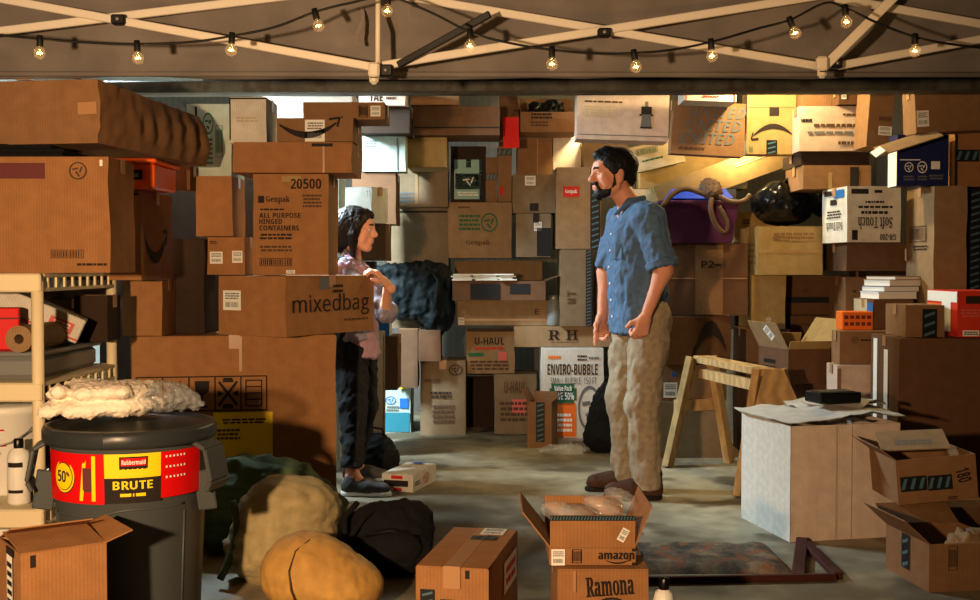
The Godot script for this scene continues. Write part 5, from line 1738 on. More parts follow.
	open_carton("open carton with a tape band and torn packing in the front corner", [926, 543, 1010, 592], 4.2, 0.34, "k", [[], [60, 0.12], [48, 0.13], []], [["P", "L", [0.4, 0.0, 0.58, 0.75]], ["B", "F", [946, 545, 956, 570], "ink_soft"]], {"yaw": 7.0, "floor": true})
	var wad := thing("packing_paper", "crumpled brown packing paper inside the corner carton", "paper", Vector3(at(968, 550, 4.4).x, 0.045, -4.38))
	part("wad", blob([egg(Vector3(0, 0.07, 0), Vector3(0.09, 0.07, 0.07)), egg(Vector3(0.06, 0.08, -0.03), Vector3(0.06, 0.06, 0.06))], 0.014, 0.014, 0.03, 14.0), M.l, wad)
	open_carton("tilted kraft carton marked 180 with black tape and open end", [896, 457, 978, 502], 4.6, 0.32, "k", [[], [], [50, 0.09], []], [["P", "F", [899, 474, 926, 489]], ["P", "F", [927, 475, 952, 490]], ["t", "F", [957, 470, 971, 484], "180", "ink", "b", -80], ["n", "F", [946, 497, 956, 501], 2, "ink"]], {"roll": 5.0})
	var lid := thing("cardboard_sheet", "loose cardboard flap lying over the carton marked 180", "cardboard", at(912, 440, 4.75))
	lid.rotation = Vector3(0.25, -0.2, 0.08)
	st3 = start()
	bx(st3, Vector3(0, 0, 0), Vector3(0.27, 0.005, 0.2))
	var ls := solid("sheet", st3, M.l, lid)
	lines_on(ls, Transform3D(Basis(Vector3.RIGHT, -PI / 2), Vector3(0, 0.004, 0.03)), 0.16, 0.06, 2, "ink_grey")
	# white box with drooping flaps
	var wbx := open_carton("big white box with drooping worn flaps beside the sawhorse", [787, 424, 905, 540], 5.0, 0.5, "blanched", [[], [], [], []], [["r", "L", [0.0, 0.0, 1.0, 1.0], "w", "white_side"], ["r", "F", [834, 425, 836, 539], "c", "fold_line"], ["r", "F", [851, 425, 852, 539], "c", "fold_line"]], {"yaw": 12.0, "floor": true, "name": "white_box", "cat": "box", "group": ""})
	var tp := start()
	bx(tp, Vector3(0.0, 0.004, -0.005), Vector3(0.50, 0.008, 0.44), 0.0, Basis(Vector3.BACK, 0.0))
	var topy := wbx.position.y
	for b in solids:
		if b.has_point(Vector3(wbx.position.x, b.end.y - 0.01, wbx.position.z)):
			topy = maxf(topy, b.end.y)
	for i in 3:
		var cs := start(true)
		var cw: float = [0.38, 0.40, 0.26][i]
		var cdp: float = [0.54, 0.52, 0.30][i]
		for u in 8:
			for v in 8:
				for side in 2:
					var q := []
					for k: Array in [[u, v], [u + 1, v], [u + 1, v + 1], [u, v + 1]]:
						var x: float = (k[0] / 8.0 - 0.5) * cw
						var z: float = (0.5 - k[1] / 8.0) * cdp
						var yy: float = absf(wob.get_noise_2d(x * 6.0 + i * 8.0, z * 6.0)) * 0.022 + [0.012, 0.03, 0.03][i] * sin((0.5 + x / cw) * PI) - [0.0, 0.02, 0.0][i] * (0.5 + z / cdp)
						q.append(Vector3(x, yy - 0.004 * side, z))
					if side == 0:
						quad(cs, q[0], q[1], q[2], q[3])
					else:
						quad(cs, q[3], q[2], q[1], q[0])
		var ft := solid("flap", cs, M.w, wbx, Transform3D(Basis(Vector3.UP, [0.04, -0.08, 0.6][i]), Vector3([-0.1, 0.13, 0.15][i], topy + [0.006, 0.03, 0.045][i], [0.0, 0.015, -0.05][i])))
	var bk := thing("black_case", "flat black case lying on the big white box", "case", Vector3(at(834, 415, 5.2).x, topy + 0.066, -5.22), 0.25)
	st3 = start()
	bx(st3, Vector3(0, 0.025, 0), Vector3(0.21, 0.05, 0.14), 0.006)
	solid("body", st3, M.black_plastic, bk)
	st3 = start()
	bx(st3, Vector3(0, 0.0515, 0), Vector3(0.17, 0.003, 0.1), 0.001)
	solid("cover_panel", st3, M.joint, bk)

# ---------------------------------------------------------------- sawhorse side, tub, bags
func build_workside() -> void:
	var sh := thing("sawhorse", "pine sawhorse with a plywood gusset beside the big white box", "sawhorse", Vector3(1.33, 0, -6.45))
	var org := sh.position
	var A := Vector3(1.27, 0.635, -6.92)
	var B := Vector3(1.475, 0.635, -6.02)
	var st := start()
	bar(st, A - org, B - org, 0.10, 0.04, 0.003)
	solid("top_beam", st, M.pine, sh)
	st = start()
	bar(st, A + Vector3(0.0, -0.085, 0) - org, B + Vector3(0.0, -0.085, 0) - org, 0.035, 0.06, 0.003)
	solid("under_beam", st, M.pine, sh)
	for q: Array in [[A + Vector3(-0.06, 0.01, 0.03), Vector3(1.055, 0, -6.80)], [A + Vector3(0.06, 0.01, 0.03), Vector3(1.46, 0, -6.98)], [B + Vector3(-0.06, 0.01, -0.03), Vector3(1.29, 0, -5.93)], [B + Vector3(0.06, 0.01, -0.03), Vector3(1.70, 0, -6.1)]]:
		st = start()
		bar(st, q[0] - org, q[1] - org, 0.092, 0.04, 0.003, Vector3(0.85, 0, 0.5))
		solid("leg", st, M.pine, sh)
	for q: Array in [[A, Vector3(1.10, 0.36, -6.84), Vector3(1.41, 0.36, -6.95)], [B, Vector3(1.39, 0.36, -5.96), Vector3(1.63, 0.36, -6.05)]]:
		st = start()
		bar(st, (q[1] as Vector3) - org, (q[2] as Vector3) - org, 0.07, 0.02, 0.002, Vector3.BACK)
		solid("cross_brace", st, M.pine, sh)
	st = start()
	var g := [Vector3(1.435, 0.655, -5.985), Vector3(1.535, 0.655, -6.0), Vector3(1.66, 0.40, -6.03), Vector3(1.36, 0.40, -5.96)]
	var back := Vector3(0, 0, -0.015)
	quad(st, g[3] - org, g[2] - org, g[1] - org, g[0] - org)
	quad(st, g[0] + back - org, g[1] + back - org, g[2] + back - org, g[3] + back - org)
	for i in 4:
		var j := (i + 1) % 4
		quad(st, g[i] - org, g[j] - org, g[j] + back - org, g[i] + back - org)
	solid("gusset", st, M.pine, sh)
	# open flapped carton over a plain one
	carton("plain kraft carton under the open flapped one", [783, 383, 842, 458], 6.7, 0.42, "d", [], {"floor": true})
	open_carton("open kraft carton with pale raised flaps behind the sawhorse", [786, 349, 833, 383], 6.6, 0.34, "d", [[25, 0.05, "y"], [-20, 0.08, "y"], [28, 0.17, "l", [["L", 0.6, 0.6, 0.22, 0.5, 0.5]]], [35, 0.2, "y"]], [["n", "L", [0.2, 0.3, 0.6, 0.7], 2, "ink"]], {"yaw": 16.0})
	# small orange pack
	var op := thing("orange_pack", "small orange pack with a printed grid on the kraft carton", "pack", Vector3.ZERO)
	var top := 0.0
	var pc := at(857, 332, 6.5)
	for b in solids:
		if b.has_point(Vector3(pc.x, b.end.y - 0.005, -6.55)) and b.end.y < 1.0:
			top = maxf(top, b.end.y)
	op.position = Vector3(pc.x, top, -6.55)
	st = start()
	bx(st, Vector3(0, 0.052, 0), Vector3(0.175, 0.104, 0.12), 0.004)
	solid("body", st, M.ink_orange, op)
	for r in 2:
		for i in 5:
			st = start()
			bx(st, Vector3(-0.064 + i * 0.032, 0.035 + r * 0.038, 0.061), Vector3(0.022, 0.02, 0.002))
			solid("printed_cell", st, M.maroon, op)
	# magazines
	for i in 4:
		var mg := thing("magazine", ["thick white magazine at the bottom of the pile", "blue-edged magazine second in the pile", "pale magazine third in the pile", "kraft folder on top of the magazine pile"][i], "magazine", Vector3(at(890 + i * 2, 300, 6.6).x, 0, -6.63), 0.2 + i * 0.12, "magazines on the flat carton")
		var mt := 0.0
		for b in solids:
			if b.has_point(Vector3(at(890, 300, 6.6).x, b.end.y - 0.005, -6.63)) and b.end.y < 1.05:
				mt = maxf(mt, b.end.y)
		mg.position.y = mt + [0.0, 0.041, 0.072, 0.108][i]
		var th: float = [0.04, 0.03, 0.035, 0.02][i]
		st = start()
		bx(st, Vector3(0, th / 2, 0), Vector3(0.235, th * 0.86, 0.2))
		solid("pages", st, M.paper, mg)
		for yy: float in [0.001, th - 0.001]:
			st = start()
			bx(st, Vector3(0, yy, 0), Vector3(0.245, 0.003, 0.21))
			solid("cover", st, [M.paper, M.ink_blue, M.c, M.k][i], mg)
	# purple tub and blue lid
	var tcx := at(697, 244, 7.2).x
	var py := top_at(tcx, -7.3, 1.45)
	var tub := thing("purple_tub", "purple plastic storage tub on the carton marked P2", "tub", Vector3(tcx, py, -7.32))
	st = start()
	var lowr := [Vector3(-0.21, 0, 0.16), Vector3(0.21, 0, 0.16), Vector3(0.21, 0, -0.16), Vector3(-0.21, 0, -0.16)]
	var upr := [Vector3(-0.245, 0.25, 0.19), Vector3(0.245, 0.25, 0.19), Vector3(0.245, 0.25, -0.19), Vector3(-0.245, 0.25, -0.19)]
	for i in 4:
		var j := (i + 1) % 4
		quad(st, lowr[i], lowr[j], upr[j], upr[i])
		quad(st, upr[i] * Vector3(0.97, 1, 0.97), upr[j] * Vector3(0.97, 1, 0.97), lowr[j] * Vector3(0.97, 1, 0.97) + Vector3(0, 0.005, 0), lowr[i] * Vector3(0.97, 1, 0.97) + Vector3(0, 0.005, 0))
	quad(st, lowr[3], lowr[2], lowr[1], lowr[0])
	solid("tub", st, M.purple_plastic, tub)
	st = start()
	for i in 4:
		bar(st, upr[i] * 1.01, upr[(i + 1) % 4] * 1.01, 0.02, 0.02, 0.004)
	solid("rim", st, M.purple_plastic, tub)
	var bbn := thing("blue_bin", "bright blue plastic bin nested in the purple tub", "bin", Vector3(tcx + 0.03, py + 0.16, -7.36))
	st = start()
	bx(st, Vector3(0, 0.06, 0), Vector3(0.36, 0.12, 0.24), 0.02)
	solid("tub", st, M.blue_plastic, bbn)
	st = start()
	var c4 := [Vector3(-0.20, 0.12, 0.14), Vector3(0.20, 0.12, 0.14), Vector3(0.20, 0.12, -0.14), Vector3(-0.20, 0.12, -0.14)]
	var d4 := [Vector3(-0.16, 0.185, 0.09), Vector3(0.16, 0.185, 0.09), Vector3(0.16, 0.185, -0.09), Vector3(-0.16, 0.185, -0.09)]
	for i in 4:
		quad(st, c4[i], c4[(i + 1) % 4], d4[(i + 1) % 4], d4[i])
	quad(st, d4[0], d4[1], d4[2], d4[3])
	quad(st, c4[3], c4[2], c4[1], c4[0])
	solid("lid", st, M.blue_plastic, bbn)
	# leather bag slung over the rim
	var hb := thing("leather_bag", "brown leather bag with long straps slung over the purple tub", "bag", Vector3(tcx + 0.06, py + 0.27, -7.07))
	part("pouch", blob([egg(Vector3(0.0, 0.075, -0.03), Vector3(0.065, 0.055, 0.05)), egg(Vector3(0.01, 0.035, 0.0), Vector3(0.06, 0.04, 0.05))], 0.01, 0.012, 0.01, 18.0), M.brown_hide, hb)
	for q: Array in [[[-0.05, 0.03, 0], [-0.15, 0.06, 0], [-0.23, 0.03, 0.0], [-0.3, -0.05, 0.01]], [[0.03, 0.02, 0.02], [0.11, -0.02, 0.03], [0.19, -0.02, 0.03], [0.24, 0.02, 0.0]], [[0.0, 0.0, 0.03], [-0.01, -0.07, 0.05], [0.02, -0.16, 0.05], [0.075, -0.21, 0.05], [0.09, -0.15, 0.05], [0.04, -0.05, 0.045]]]:
		st = start(true)
		var pts := []
		for v: Array in q:
			pts.append(Vector3(v[0], v[1], v[2]))
		var cv := Curve3D.new()
		for i in pts.size():
			var tg: Vector3 = (pts[mini(i + 1, pts.size() - 1)] - pts[maxi(i - 1, 0)]) / 6.0
			cv.add_point(pts[i], -tg, tg)
		cv.bake_interval = 0.02
		tube(st, Array(cv.get_baked_points()), 0.016, 8)
		solid("strap", st, M.brown_hide, hb)
	# black bags between the tub and the tissue carton
	for i: int in [0, 2]:
		var q: Array = [[782, 209, 7.42, 0.2, 0.13], [748, 200, 7.9, 0.15, 0.12], [822, 203, 7.62, 0.1, 0.1]][i]
		var o := thing("refuse_bag", ["glossy black plastic bag slumped over the stamped cartons", "black plastic bag squeezed under the slanting carton", "black plastic bag beside the tissue carton"][i], "bag", at(q[0], q[1] + 18, q[2]), 0.0, "black plastic bags in the heap")
		part("film", blob([egg(Vector3(0, 0.13, 0), Vector3(q[3], q[4], 0.13)), egg(Vector3(-0.05, 0.2, 0.03), Vector3(0.1, 0.09, 0.09)), egg(Vector3(0.05, 0.22, -0.02), Vector3(0.1, 0.08, 0.09))], 0.018, 0.02, 0.016, 6.0, Vector3(1, 0.6, 1)), M.black_film, o)
		st = start(true)
		tube(st, [Vector3(0.02, 0.27, 0.03), Vector3(0.03, 0.31, 0.05), Vector3(0.06, 0.33, 0.06)], [0.03, 0.012, 0.03], 8)
		solid("knot", st, M.black_film, o)
	# tarp heap in the left back corner
	var tp := thing("tarp", "dark green tarpaulin heaped against the back cartons", "tarp", Vector3(at(415, 330, 8.0).x, 0.79, -8.1))
	part("sheet", blob([egg(Vector3(0.0, 0.17, 0), Vector3(0.22, 0.17, 0.09)), egg(Vector3(-0.16, 0.37, 0.0), Vector3(0.15, 0.045, 0.09)), egg(Vector3(0.06, 0.34, 0), Vector3(0.19, 0.09, 0.09)), egg(Vector3(0.13, 0.2, 0.0), Vector3(0.13, 0.2, 0.09)), egg(Vector3(-0.1, 0.24, 0.02), Vector3(0.14, 0.1, 0.08)), egg(Vector3(0.16, 0.05, 0.01), Vector3(0.09, 0.13, 0.07))], 0.015, 0.02, 0.028, 7.0, Vector3(1.2, 0.45, 1.2)), M.tarp, tp)
	st = start(true)
	tube(st, [Vector3(0.1, 0.4, 0.08), Vector3(0.16, 0.3, 0.12), Vector3(0.15, 0.1, 0.11)], 0.008, 6)
	solid("cord", st, M.cord, tp)
	# leaning board and yellow tag
	var lb := thing("leaning_board", "thin strip of cardboard leaning beside the woman's legs", "cardboard", Vector3(at(379, 450, 7.0).x, 0, -7.0))
	lb.rotation.x = -0.06
	st = start()
	bx(st, Vector3(0, 0.4, 0), Vector3(0.07, 0.8, 0.006))
	solid("sheet", st, M.l, lb)
	st = start()
	bx(st, Vector3(0.018, 0.4, 0.004), Vector3(0.004, 0.78, 0.002))
	solid("fold_line", st, M.tape, lb)
	var yt := thing("folded_card", "bent yellow card on the blue and white water carton", "card", Vector3(at(404, 386, 8.1).x, 0, -8.22))
	for b in solids:
		if b.has_point(Vector3(yt.position.x, b.end.y - 0.005, -8.3)) and b.end.y < 0.5:
			yt.position.y = maxf(yt.position.y, b.end.y)
	st = start()
	bx(st, Vector3(0.0, 0.055, 0.02), Vector3(0.1, 0.12, 0.004), 0.0, Basis(Vector3.BACK, 0.25) * Basis(Vector3.RIGHT, -0.3))
	solid("panel", st, M.ink_yellow, yt)
	st = start()
	bx(st, Vector3(0.02, 0.055, -0.04), Vector3(0.1, 0.12, 0.004), 0.0, Basis(Vector3.BACK, 0.25) * Basis(Vector3.RIGHT, 0.4))
	solid("panel", st, M.y, yt)
	# small flapped box, black bag and plastic film on the floor at the back
	open_carton("small open carton with a dark tape band on the floor by the bubble wrap carton", [527, 402, 552, 424], 7.5, 0.2, "k", [[], [0, 0.05], [30, 0.09], [50, 0.08]], [["P", "F", [536, 402, 545, 421]]], {"yaw": -14.0, "floor": true})
	var bb := thing("dark_bag", "black rucksack on the floor behind the man's knees", "bag", Vector3(at(608, 400, 7.35).x, 0, -7.4))
	part("shell", blob([egg(Vector3(0, 0.19, 0), Vector3(0.13, 0.2, 0.11)), egg(Vector3(0.03, 0.33, 0), Vector3(0.1, 0.12, 0.09)), egg(Vector3(-0.02, 0.09, 0.03), Vector3(0.14, 0.1, 0.11))], 0.016, 0.016, 0.014, 10.0), M.black_cloth, bb)
	st = start(true)
	tube(st, [Vector3(-0.02, 0.44, 0), Vector3(0.0, 0.48, 0.02), Vector3(0.05, 0.47, 0.02), Vector3(0.06, 0.42, 0)], 0.008, 6)
	solid("handle", st, M.black_cloth, bb)
	var pf := thing("plastic_film", "crumpled clear plastic film on the floor by the bubble wrap carton", "film", Vector3(at(568, 425, 7.3).x, 0, -7.3))
	part("sheet", blob([egg(Vector3(-0.1, 0.02, 0), Vector3(0.1, 0.03, 0.06)), egg(Vector3(0.02, 0.025, 0.02), Vector3(0.1, 0.035, 0.06))], 0.014, 0.012, 0.03, 16.0), M.clear_film, pf)
	var gl := thing("glass_jar", "clear jar wedged between the back cartons", "jar", Vector3(at(556, 322, 7.85).x, 0, -7.9))
	var jy := 0.0
	for b in solids:
		if b.has_point(Vector3(gl.position.x, b.end.y - 0.005, -8.1)) and b.end.y < 0.9:
			jy = maxf(jy, b.end.y)
	gl.position.y = jy
	gl.position.z = -8.12
	st = start(true)
	lathe(st, [[0.0, 0.0], [0.045, 0.0], [0.05, 0.01], [0.05, 0.15], [0.035, 0.18], [0.035, 0.2]], 20)
	solid("vessel", st, M.bin_grey, gl)
	st = start(true)
	lathe(st, [[0.037, 0.19], [0.038, 0.215], [0.0, 0.217]], 20)
	solid("lid", st, M.steel, gl)

# ---------------------------------------------------------------- people
func hand_limbs(wrist: Vector3, dir: Vector3, palm: Vector3, thumb: Vector3, curl: Array, sc := 1.0) -> Array:
	# dir: towards the fingers, palm: the way the palm faces, thumb: the side of the thumb
	var out := []
	dir = dir.normalized()
	palm = (palm - dir * palm.dot(dir)).normalized()
	thumb = (thumb - dir * thumb.dot(dir) - palm * thumb.dot(palm)).normalized()
	for i in 4:
		var o: float = [0.030, 0.010, -0.010, -0.028][i] * sc
		var kn: Vector3 = wrist + dir * ([0.088, 0.093, 0.089, 0.080][i] * sc) + thumb * o
		out.append(cap(wrist + dir * 0.012 * sc + thumb * o * 0.6, kn, 0.017 * sc, 0.0125 * sc))
		var a := 0.0
		var p := kn
		var len: float = [0.072, 0.08, 0.074, 0.058][i] * sc
		for j in 3:
			a += (curl[i] as float) * [0.8, 1.1, 0.7][j]
			var d := dir * cos(a) + palm * sin(a)
			var n: Vector3 = p + d * len * [0.45, 0.32, 0.23][j]
			out.append(cap(p, n, (0.0098 - 0.0008 * j) * sc, (0.009 - 0.0008 * j) * sc))
			p = n
	var tb := wrist + dir * 0.028 * sc + thumb * 0.026 * sc + palm * 0.006 * sc
	var t1 := tb + (dir * 0.6 + thumb * 0.65 + palm * 0.35).normalized() * 0.042 * sc
	var t2 := t1 + (dir * 0.85 + thumb * 0.15 + palm * (0.3 + (curl[0] as float) * 0.4)).normalized() * 0.034 * sc
	out.append(cap(tb, t1, 0.015 * sc, 0.0115 * sc))
	out.append(cap(t1, t2, 0.0112 * sc, 0.009 * sc))
	out.append(cap(wrist - dir * 0.03 * sc, wrist + dir * 0.02 * sc, 0.026 * sc, 0.024 * sc))
	return out

func head_limbs(o: Vector3, f: Vector3, u: Vector3, s: Vector3, k: float) -> Array:
	var bs := Basis(f, u, s)
	var P := func(a: float, b: float, c: float) -> Vector3: return o + (f * a + u * b + s * c) * k
	var out := [
		egg(P.call(-0.012, 0.035, 0), Vector3(0.098, 0.092, 0.077) * k, bs),
		egg(P.call(0.030, -0.025, 0), Vector3(0.062, 0.085, 0.060) * k, bs),
		egg(P.call(0.052, 0.045, 0), Vector3(0.048, 0.045, 0.058) * k, bs),
		cap(P.call(0.070, -0.098, 0.012), P.call(0.070, -0.098, -0.012), 0.022 * k, 0.022 * k),
		cap(P.call(0.096, 0.018, 0), P.call(0.118, -0.020, 0), 0.008 * k, 0.0125 * k),
		cap(P.call(0.108, -0.024, 0.009), P.call(0.108, -0.024, -0.009), 0.0095 * k, 0.0095 * k),
		cap(P.call(0.080, 0.030, 0.034), P.call(0.092, 0.028, 0.0), 0.0125 * k, 0.012 * k),
		cap(P.call(0.080, 0.030, -0.034), P.call(0.092, 0.028, 0.0), 0.0125 * k, 0.012 * k),
		cap(P.call(0.094, -0.052, 0.016), P.call(0.094, -0.052, -0.016), 0.0085 * k, 0.0085 * k),
		cap(P.call(0.091, -0.066, 0.014), P.call(0.091, -0.066, -0.014), 0.009 * k, 0.009 * k),
		cap(P.call(0.062, -0.012, 0.044), P.call(0.045, -0.05, 0.046), 0.020 * k, 0.020 * k),
		cap(P.call(0.062, -0.012, -0.044), P.call(0.045, -0.05, -0.046), 0.020 * k, 0.020 * k),
		cap(P.call(0.0, -0.062, 0.052), P.call(0.06, -0.095, 0.02), 0.020 * k, 0.018 * k),
		cap(P.call(0.0, -0.062, -0.052), P.call(0.06, -0.095, -0.02), 0.020 * k, 0.018 * k),
	]
	for q: float in [-1.0, 1.0]:
		out.append(egg(P.call(-0.012, -0.006, 0.078 * q), Vector3(0.019, 0.031, 0.009) * k, bs * Basis(Vector3.UP, 0.3 * q)))
		out.append(cap(P.call(-0.008, -0.03, 0.074 * q), P.call(-0.004, -0.036, 0.072 * q), 0.008 * k, 0.007 * k))
	return out

func face_parts(n: Node, o: Vector3, f: Vector3, u: Vector3, s: Vector3, k: float, brow: String) -> void:
	for q: float in [-1.0, 1.0]:
		var st := start(true)
		var c := o + (f * 0.083 + u * 0.008 + s * 0.031 * q) * k
		lathe(st, [[0.0, -0.0065 * k], [0.007 * k, -0.0055 * k], [0.0115 * k, 0.0], [0.007 * k, 0.0055 * k], [0.0, 0.0065 * k]], 14, c, Basis(s, u, f))
		var e := solid("eye", st, M.eye_white, n)
		st = start(true)
		var ic := c + (f * 0.0095 + s * 0.001 * q) * k
		lathe(st, [[0.0, -0.005 * k], [0.005 * k, 0.0], [0.0, 0.005 * k]], 10, ic, Basis(s, u, f))
		solid("iris", st, M.hair, e)
		st = start(true)
		tube(st, [o + (f * 0.104 + u * 0.032 + s * 0.012 * q) * k, o + (f * 0.103 + u * 0.038 + s * 0.028 * q) * k, o + (f * 0.088 + u * 0.034 + s * 0.05 * q) * k], [0.0052 * k, 0.006 * k, 0.004 * k], 6)
		solid("eyebrow", st, M[brow], n)
	var lp := start(true)
	tube(lp, [o + (f * 0.089 - u * 0.059 + s * 0.024) * k, o + (f * 0.1 - u * 0.058 + s * 0.01) * k, o + (f * 0.102 - u * 0.058) * k, o + (f * 0.1 - u * 0.058 - s * 0.01) * k, o + (f * 0.089 - u * 0.059 - s * 0.024) * k], [0.002, 0.0045, 0.005, 0.0045, 0.002], 6)
	solid("lips", lp, M.lips, n)

func build_people() -> void:
	build_man()
	build_woman()

func build_man() -> void:
	var at_feet := Vector3(at(634, 497, 5.95).x, 0, -5.98)
	var n := thing("person", "bearded person in a blue shirt and khaki trousers pointing at the floor", "person", at_feet)
	# joints: x along the picture, y up, z towards the camera; he faces -x, turned a little to the camera
	var neck := Vector3(-0.012, 1.50, 0.0)
	var sn := Vector3(0.055, 1.425, 0.19)      # near shoulder
	var sf := Vector3(-0.045, 1.425, -0.18)
	var en := Vector3(0.115, 1.175, 0.245)
	var wn := Vector3(0.03, 0.945, 0.235)
	var ef := Vector3(-0.125, 1.16, -0.21)
	var wf := Vector3(-0.15, 0.93, -0.17)
	var hn := Vector3(0.07, 0.93, 0.09)
	var hf := Vector3(0.005, 0.93, -0.09)
	var kn := Vector3(0.035, 0.50, 0.11)
	var kf := Vector3(-0.04, 0.50, -0.11)
	var an := Vector3(0.06, 0.09, 0.11)
	var af := Vector3(-0.01, 0.09, -0.12)
	var hd := Vector3(-0.112, 1.665, 0.0)
	var f := Vector3(-0.955, -0.03, 0.20).normalized()
	var s := f.cross(Vector3.UP).normalized() * -1.0
	s = Vector3.UP.cross(f).normalized() * -1.0
	var u := s.cross(f).normalized()
	if u.y < 0.0:
		u = -u
	var head := head_limbs(hd, f, u, s, 1.03)
	head.append(cap(hd - u * 0.06 - f * 0.025, neck, 0.056, 0.062))
	var body := [cap(neck + Vector3(-0.02, 0.03, 0), neck + Vector3(0.0, -0.04, 0), 0.06, 0.075), cap(sn, sf, 0.07, 0.07), cap(Vector3(0, 1.33, 0.07), Vector3(0.0, 1.33, -0.07), 0.11, 0.11), cap(Vector3(0.01, 1.2, 0.05), Vector3(0.03, 1.0, 0.05), 0.105, 0.11), cap(Vector3(0.01, 1.2, -0.05), Vector3(0.03, 1.0, -0.05), 0.105, 0.11),
		cap(sn, en, 0.055, 0.043), cap(en, wn, 0.042, 0.028), cap(sf, ef, 0.055, 0.043), cap(ef, wf, 0.042, 0.028),
		cap(hn, kn, 0.085, 0.058), cap(kn, an, 0.056, 0.04), cap(hf, kf, 0.085, 0.058), cap(kf, af, 0.056, 0.04), cap(an, an + Vector3(-0.14, -0.05, 0.02), 0.04, 0.03), cap(af, af + Vector3(-0.14, -0.05, 0.02), 0.04, 0.03)]
	var near_hand := hand_limbs(wn, Vector3(-0.30, -1.0, -0.05), Vector3(-0.35, 0.1, -1.0), Vector3(-1.0, 0.2, 0.3), [1.05, 1.1, 1.1, 1.1], 1.02)
	var far_hand := hand_limbs(wf, Vector3(-0.12, -1.0, 0.1), Vector3(0.6, 0.0, 0.8), Vector3(-0.7, -0.1, 0.6), [0.08, 0.75, 0.95, 1.0], 1.02)
	var skin := joined([blob(body, 0.018, 0.016), blob(head, 0.0058, 0.0065), blob(near_hand, 0.0045, 0.004), blob(far_hand, 0.0045, 0.004)])
	part("body", skin, M.skin, n)
	face_parts(n, hd, f, u, s, 1.03, "hair")
	# hair and beard
	var bs := Basis(f, u, s)
	var cut := [hd + f * 0.018, (f * 0.62 - u * 0.78).normalized()]
	var hair := [egg(hd + u * 0.044 - f * 0.014, Vector3(0.111, 0.100, 0.089), bs, cut), egg(hd + u * 0.055 - f * 0.05, Vector3(0.085, 0.085, 0.086), bs, cut), cap(hd + u * 0.118 + f * 0.03, hd + u * 0.105 + f * 0.078, 0.036, 0.026), cap(hd - f * 0.08 - u * 0.02, hd - f * 0.07 - u * 0.05, 0.045, 0.035),
		cap(hd + u * 0.05 + f * 0.03 + s * 0.07, hd + u * 0.005 + f * 0.022 + s * 0.072, 0.015, 0.009), cap(hd + u * 0.05 + f * 0.03 - s * 0.07, hd + u * 0.005 + f * 0.022 - s * 0.072, 0.015, 0.009)]
	part("hair", blob(hair, 0.007, 0.007, 0.004, 45.0), M.hair, n)
	var beard := [cap(hd + f * 0.073 - u * 0.098 + s * 0.012, hd + f * 0.073 - u * 0.098 - s * 0.012, 0.028, 0.028), cap(hd + f * 0.102 - u * 0.042 + s * 0.024, hd + f * 0.108 - u * 0.039, 0.007, 0.008), cap(hd + f * 0.102 - u * 0.042 - s * 0.024, hd + f * 0.108 - u * 0.039, 0.007, 0.008)]
	for q: float in [-1.0, 1.0]:
		beard.append(cap(hd + f * 0.005 - u * 0.045 + s * 0.063 * q, hd + f * 0.05 - u * 0.09 + s * 0.036 * q, 0.013, 0.021))
		beard.append(cap(hd + f * 0.05 - u * 0.09 + s * 0.036 * q, hd + f * 0.075 - u * 0.095, 0.021, 0.026))
		beard.append(cap(hd + f * 0.095 - u * 0.045 + s * 0.025 * q, hd + f * 0.08 - u * 0.085 + s * 0.024 * q, 0.008, 0.013))
		beard.append(cap(hd + f * 0.015 - u * 0.0 + s * 0.071 * q, hd + f * 0.008 - u * 0.045 + s * 0.064 * q, 0.007, 0.012))
	part("beard", blob(beard, 0.0055, 0.005, 0.003, 70.0), M.hair, n)
	# shirt with short sleeves and collar
	var hem := [Vector3(0, 0.845, 0), Vector3.DOWN]
	var sh := [cap(sn + Vector3(-0.01, 0.005, -0.03), sf + Vector3(0.01, 0.005, 0.03), 0.083, 0.083), cap(neck + Vector3(0.01, -0.03, 0.02), sn + Vector3(0, 0.01, 0), 0.065, 0.072), cap(neck + Vector3(0.01, -0.03, -0.02), sf + Vector3(0, 0.01, 0), 0.065, 0.072),
		cap(Vector3(0.0, 1.34, 0.07), Vector3(-0.02, 1.34, -0.08), 0.128, 0.122), cap(Vector3(0.01, 1.25, 0.06), Vector3(0.045, 0.78, 0.06), 0.126, 0.132, hem), cap(Vector3(-0.01, 1.25, -0.05), Vector3(0.01, 0.78, -0.06), 0.122, 0.132, hem),
		cap(Vector3(0.045, 1.3, 0.02), Vector3(0.065, 0.78, 0.02), 0.10, 0.115, hem)]
	var dn := (en - sn).normalized()
	var df := (ef - sf).normalized()
	sh.append(cap(sn, en + dn * 0.06, 0.078, 0.074, [en - dn * 0.015, dn]))
	sh.append(cap(sf, ef + df * 0.06, 0.078, 0.074, [ef - df * 0.015, df]))
	var shirt := part("shirt", blob(sh, 0.011, 0.012, 0.013, 7.0, Vector3(1.3, 0.6, 1.3)), M.shirt, n)
	for q: float in [-1.0, 1.0]:
		part("collar", blob([cap(neck + Vector3(0.055, 0.045, 0.03 * q), neck + Vector3(-0.02, 0.025, 0.062 * q), 0.016, 0.018), cap(neck + Vector3(-0.02, 0.025, 0.062 * q), neck + Vector3(-0.09, -0.035, 0.05 + 0.02 * q), 0.018, 0.010)], 0.007, 0.006), M.shirt, shirt)
	part("cuff", blob([cap(en - dn * 0.045, en + dn * 0.05, 0.082, 0.079, [en - dn * 0.008, dn, en - dn * 0.05, -dn])], 0.008, 0.006, 0.004, 14.0), M.shirt, shirt)
	var fr := Vector3(-0.86, 0, 0.5).normalized()
	var st := start()
	var pc := Vector3(-0.098, 1.275, 0.118)
	bx(st, pc, Vector3(0.085, 0.095, 0.012), 0.004, Basis(Vector3.UP.cross(fr).normalized(), Vector3.UP, fr))
	solid("pocket", st, M.shirt, shirt)
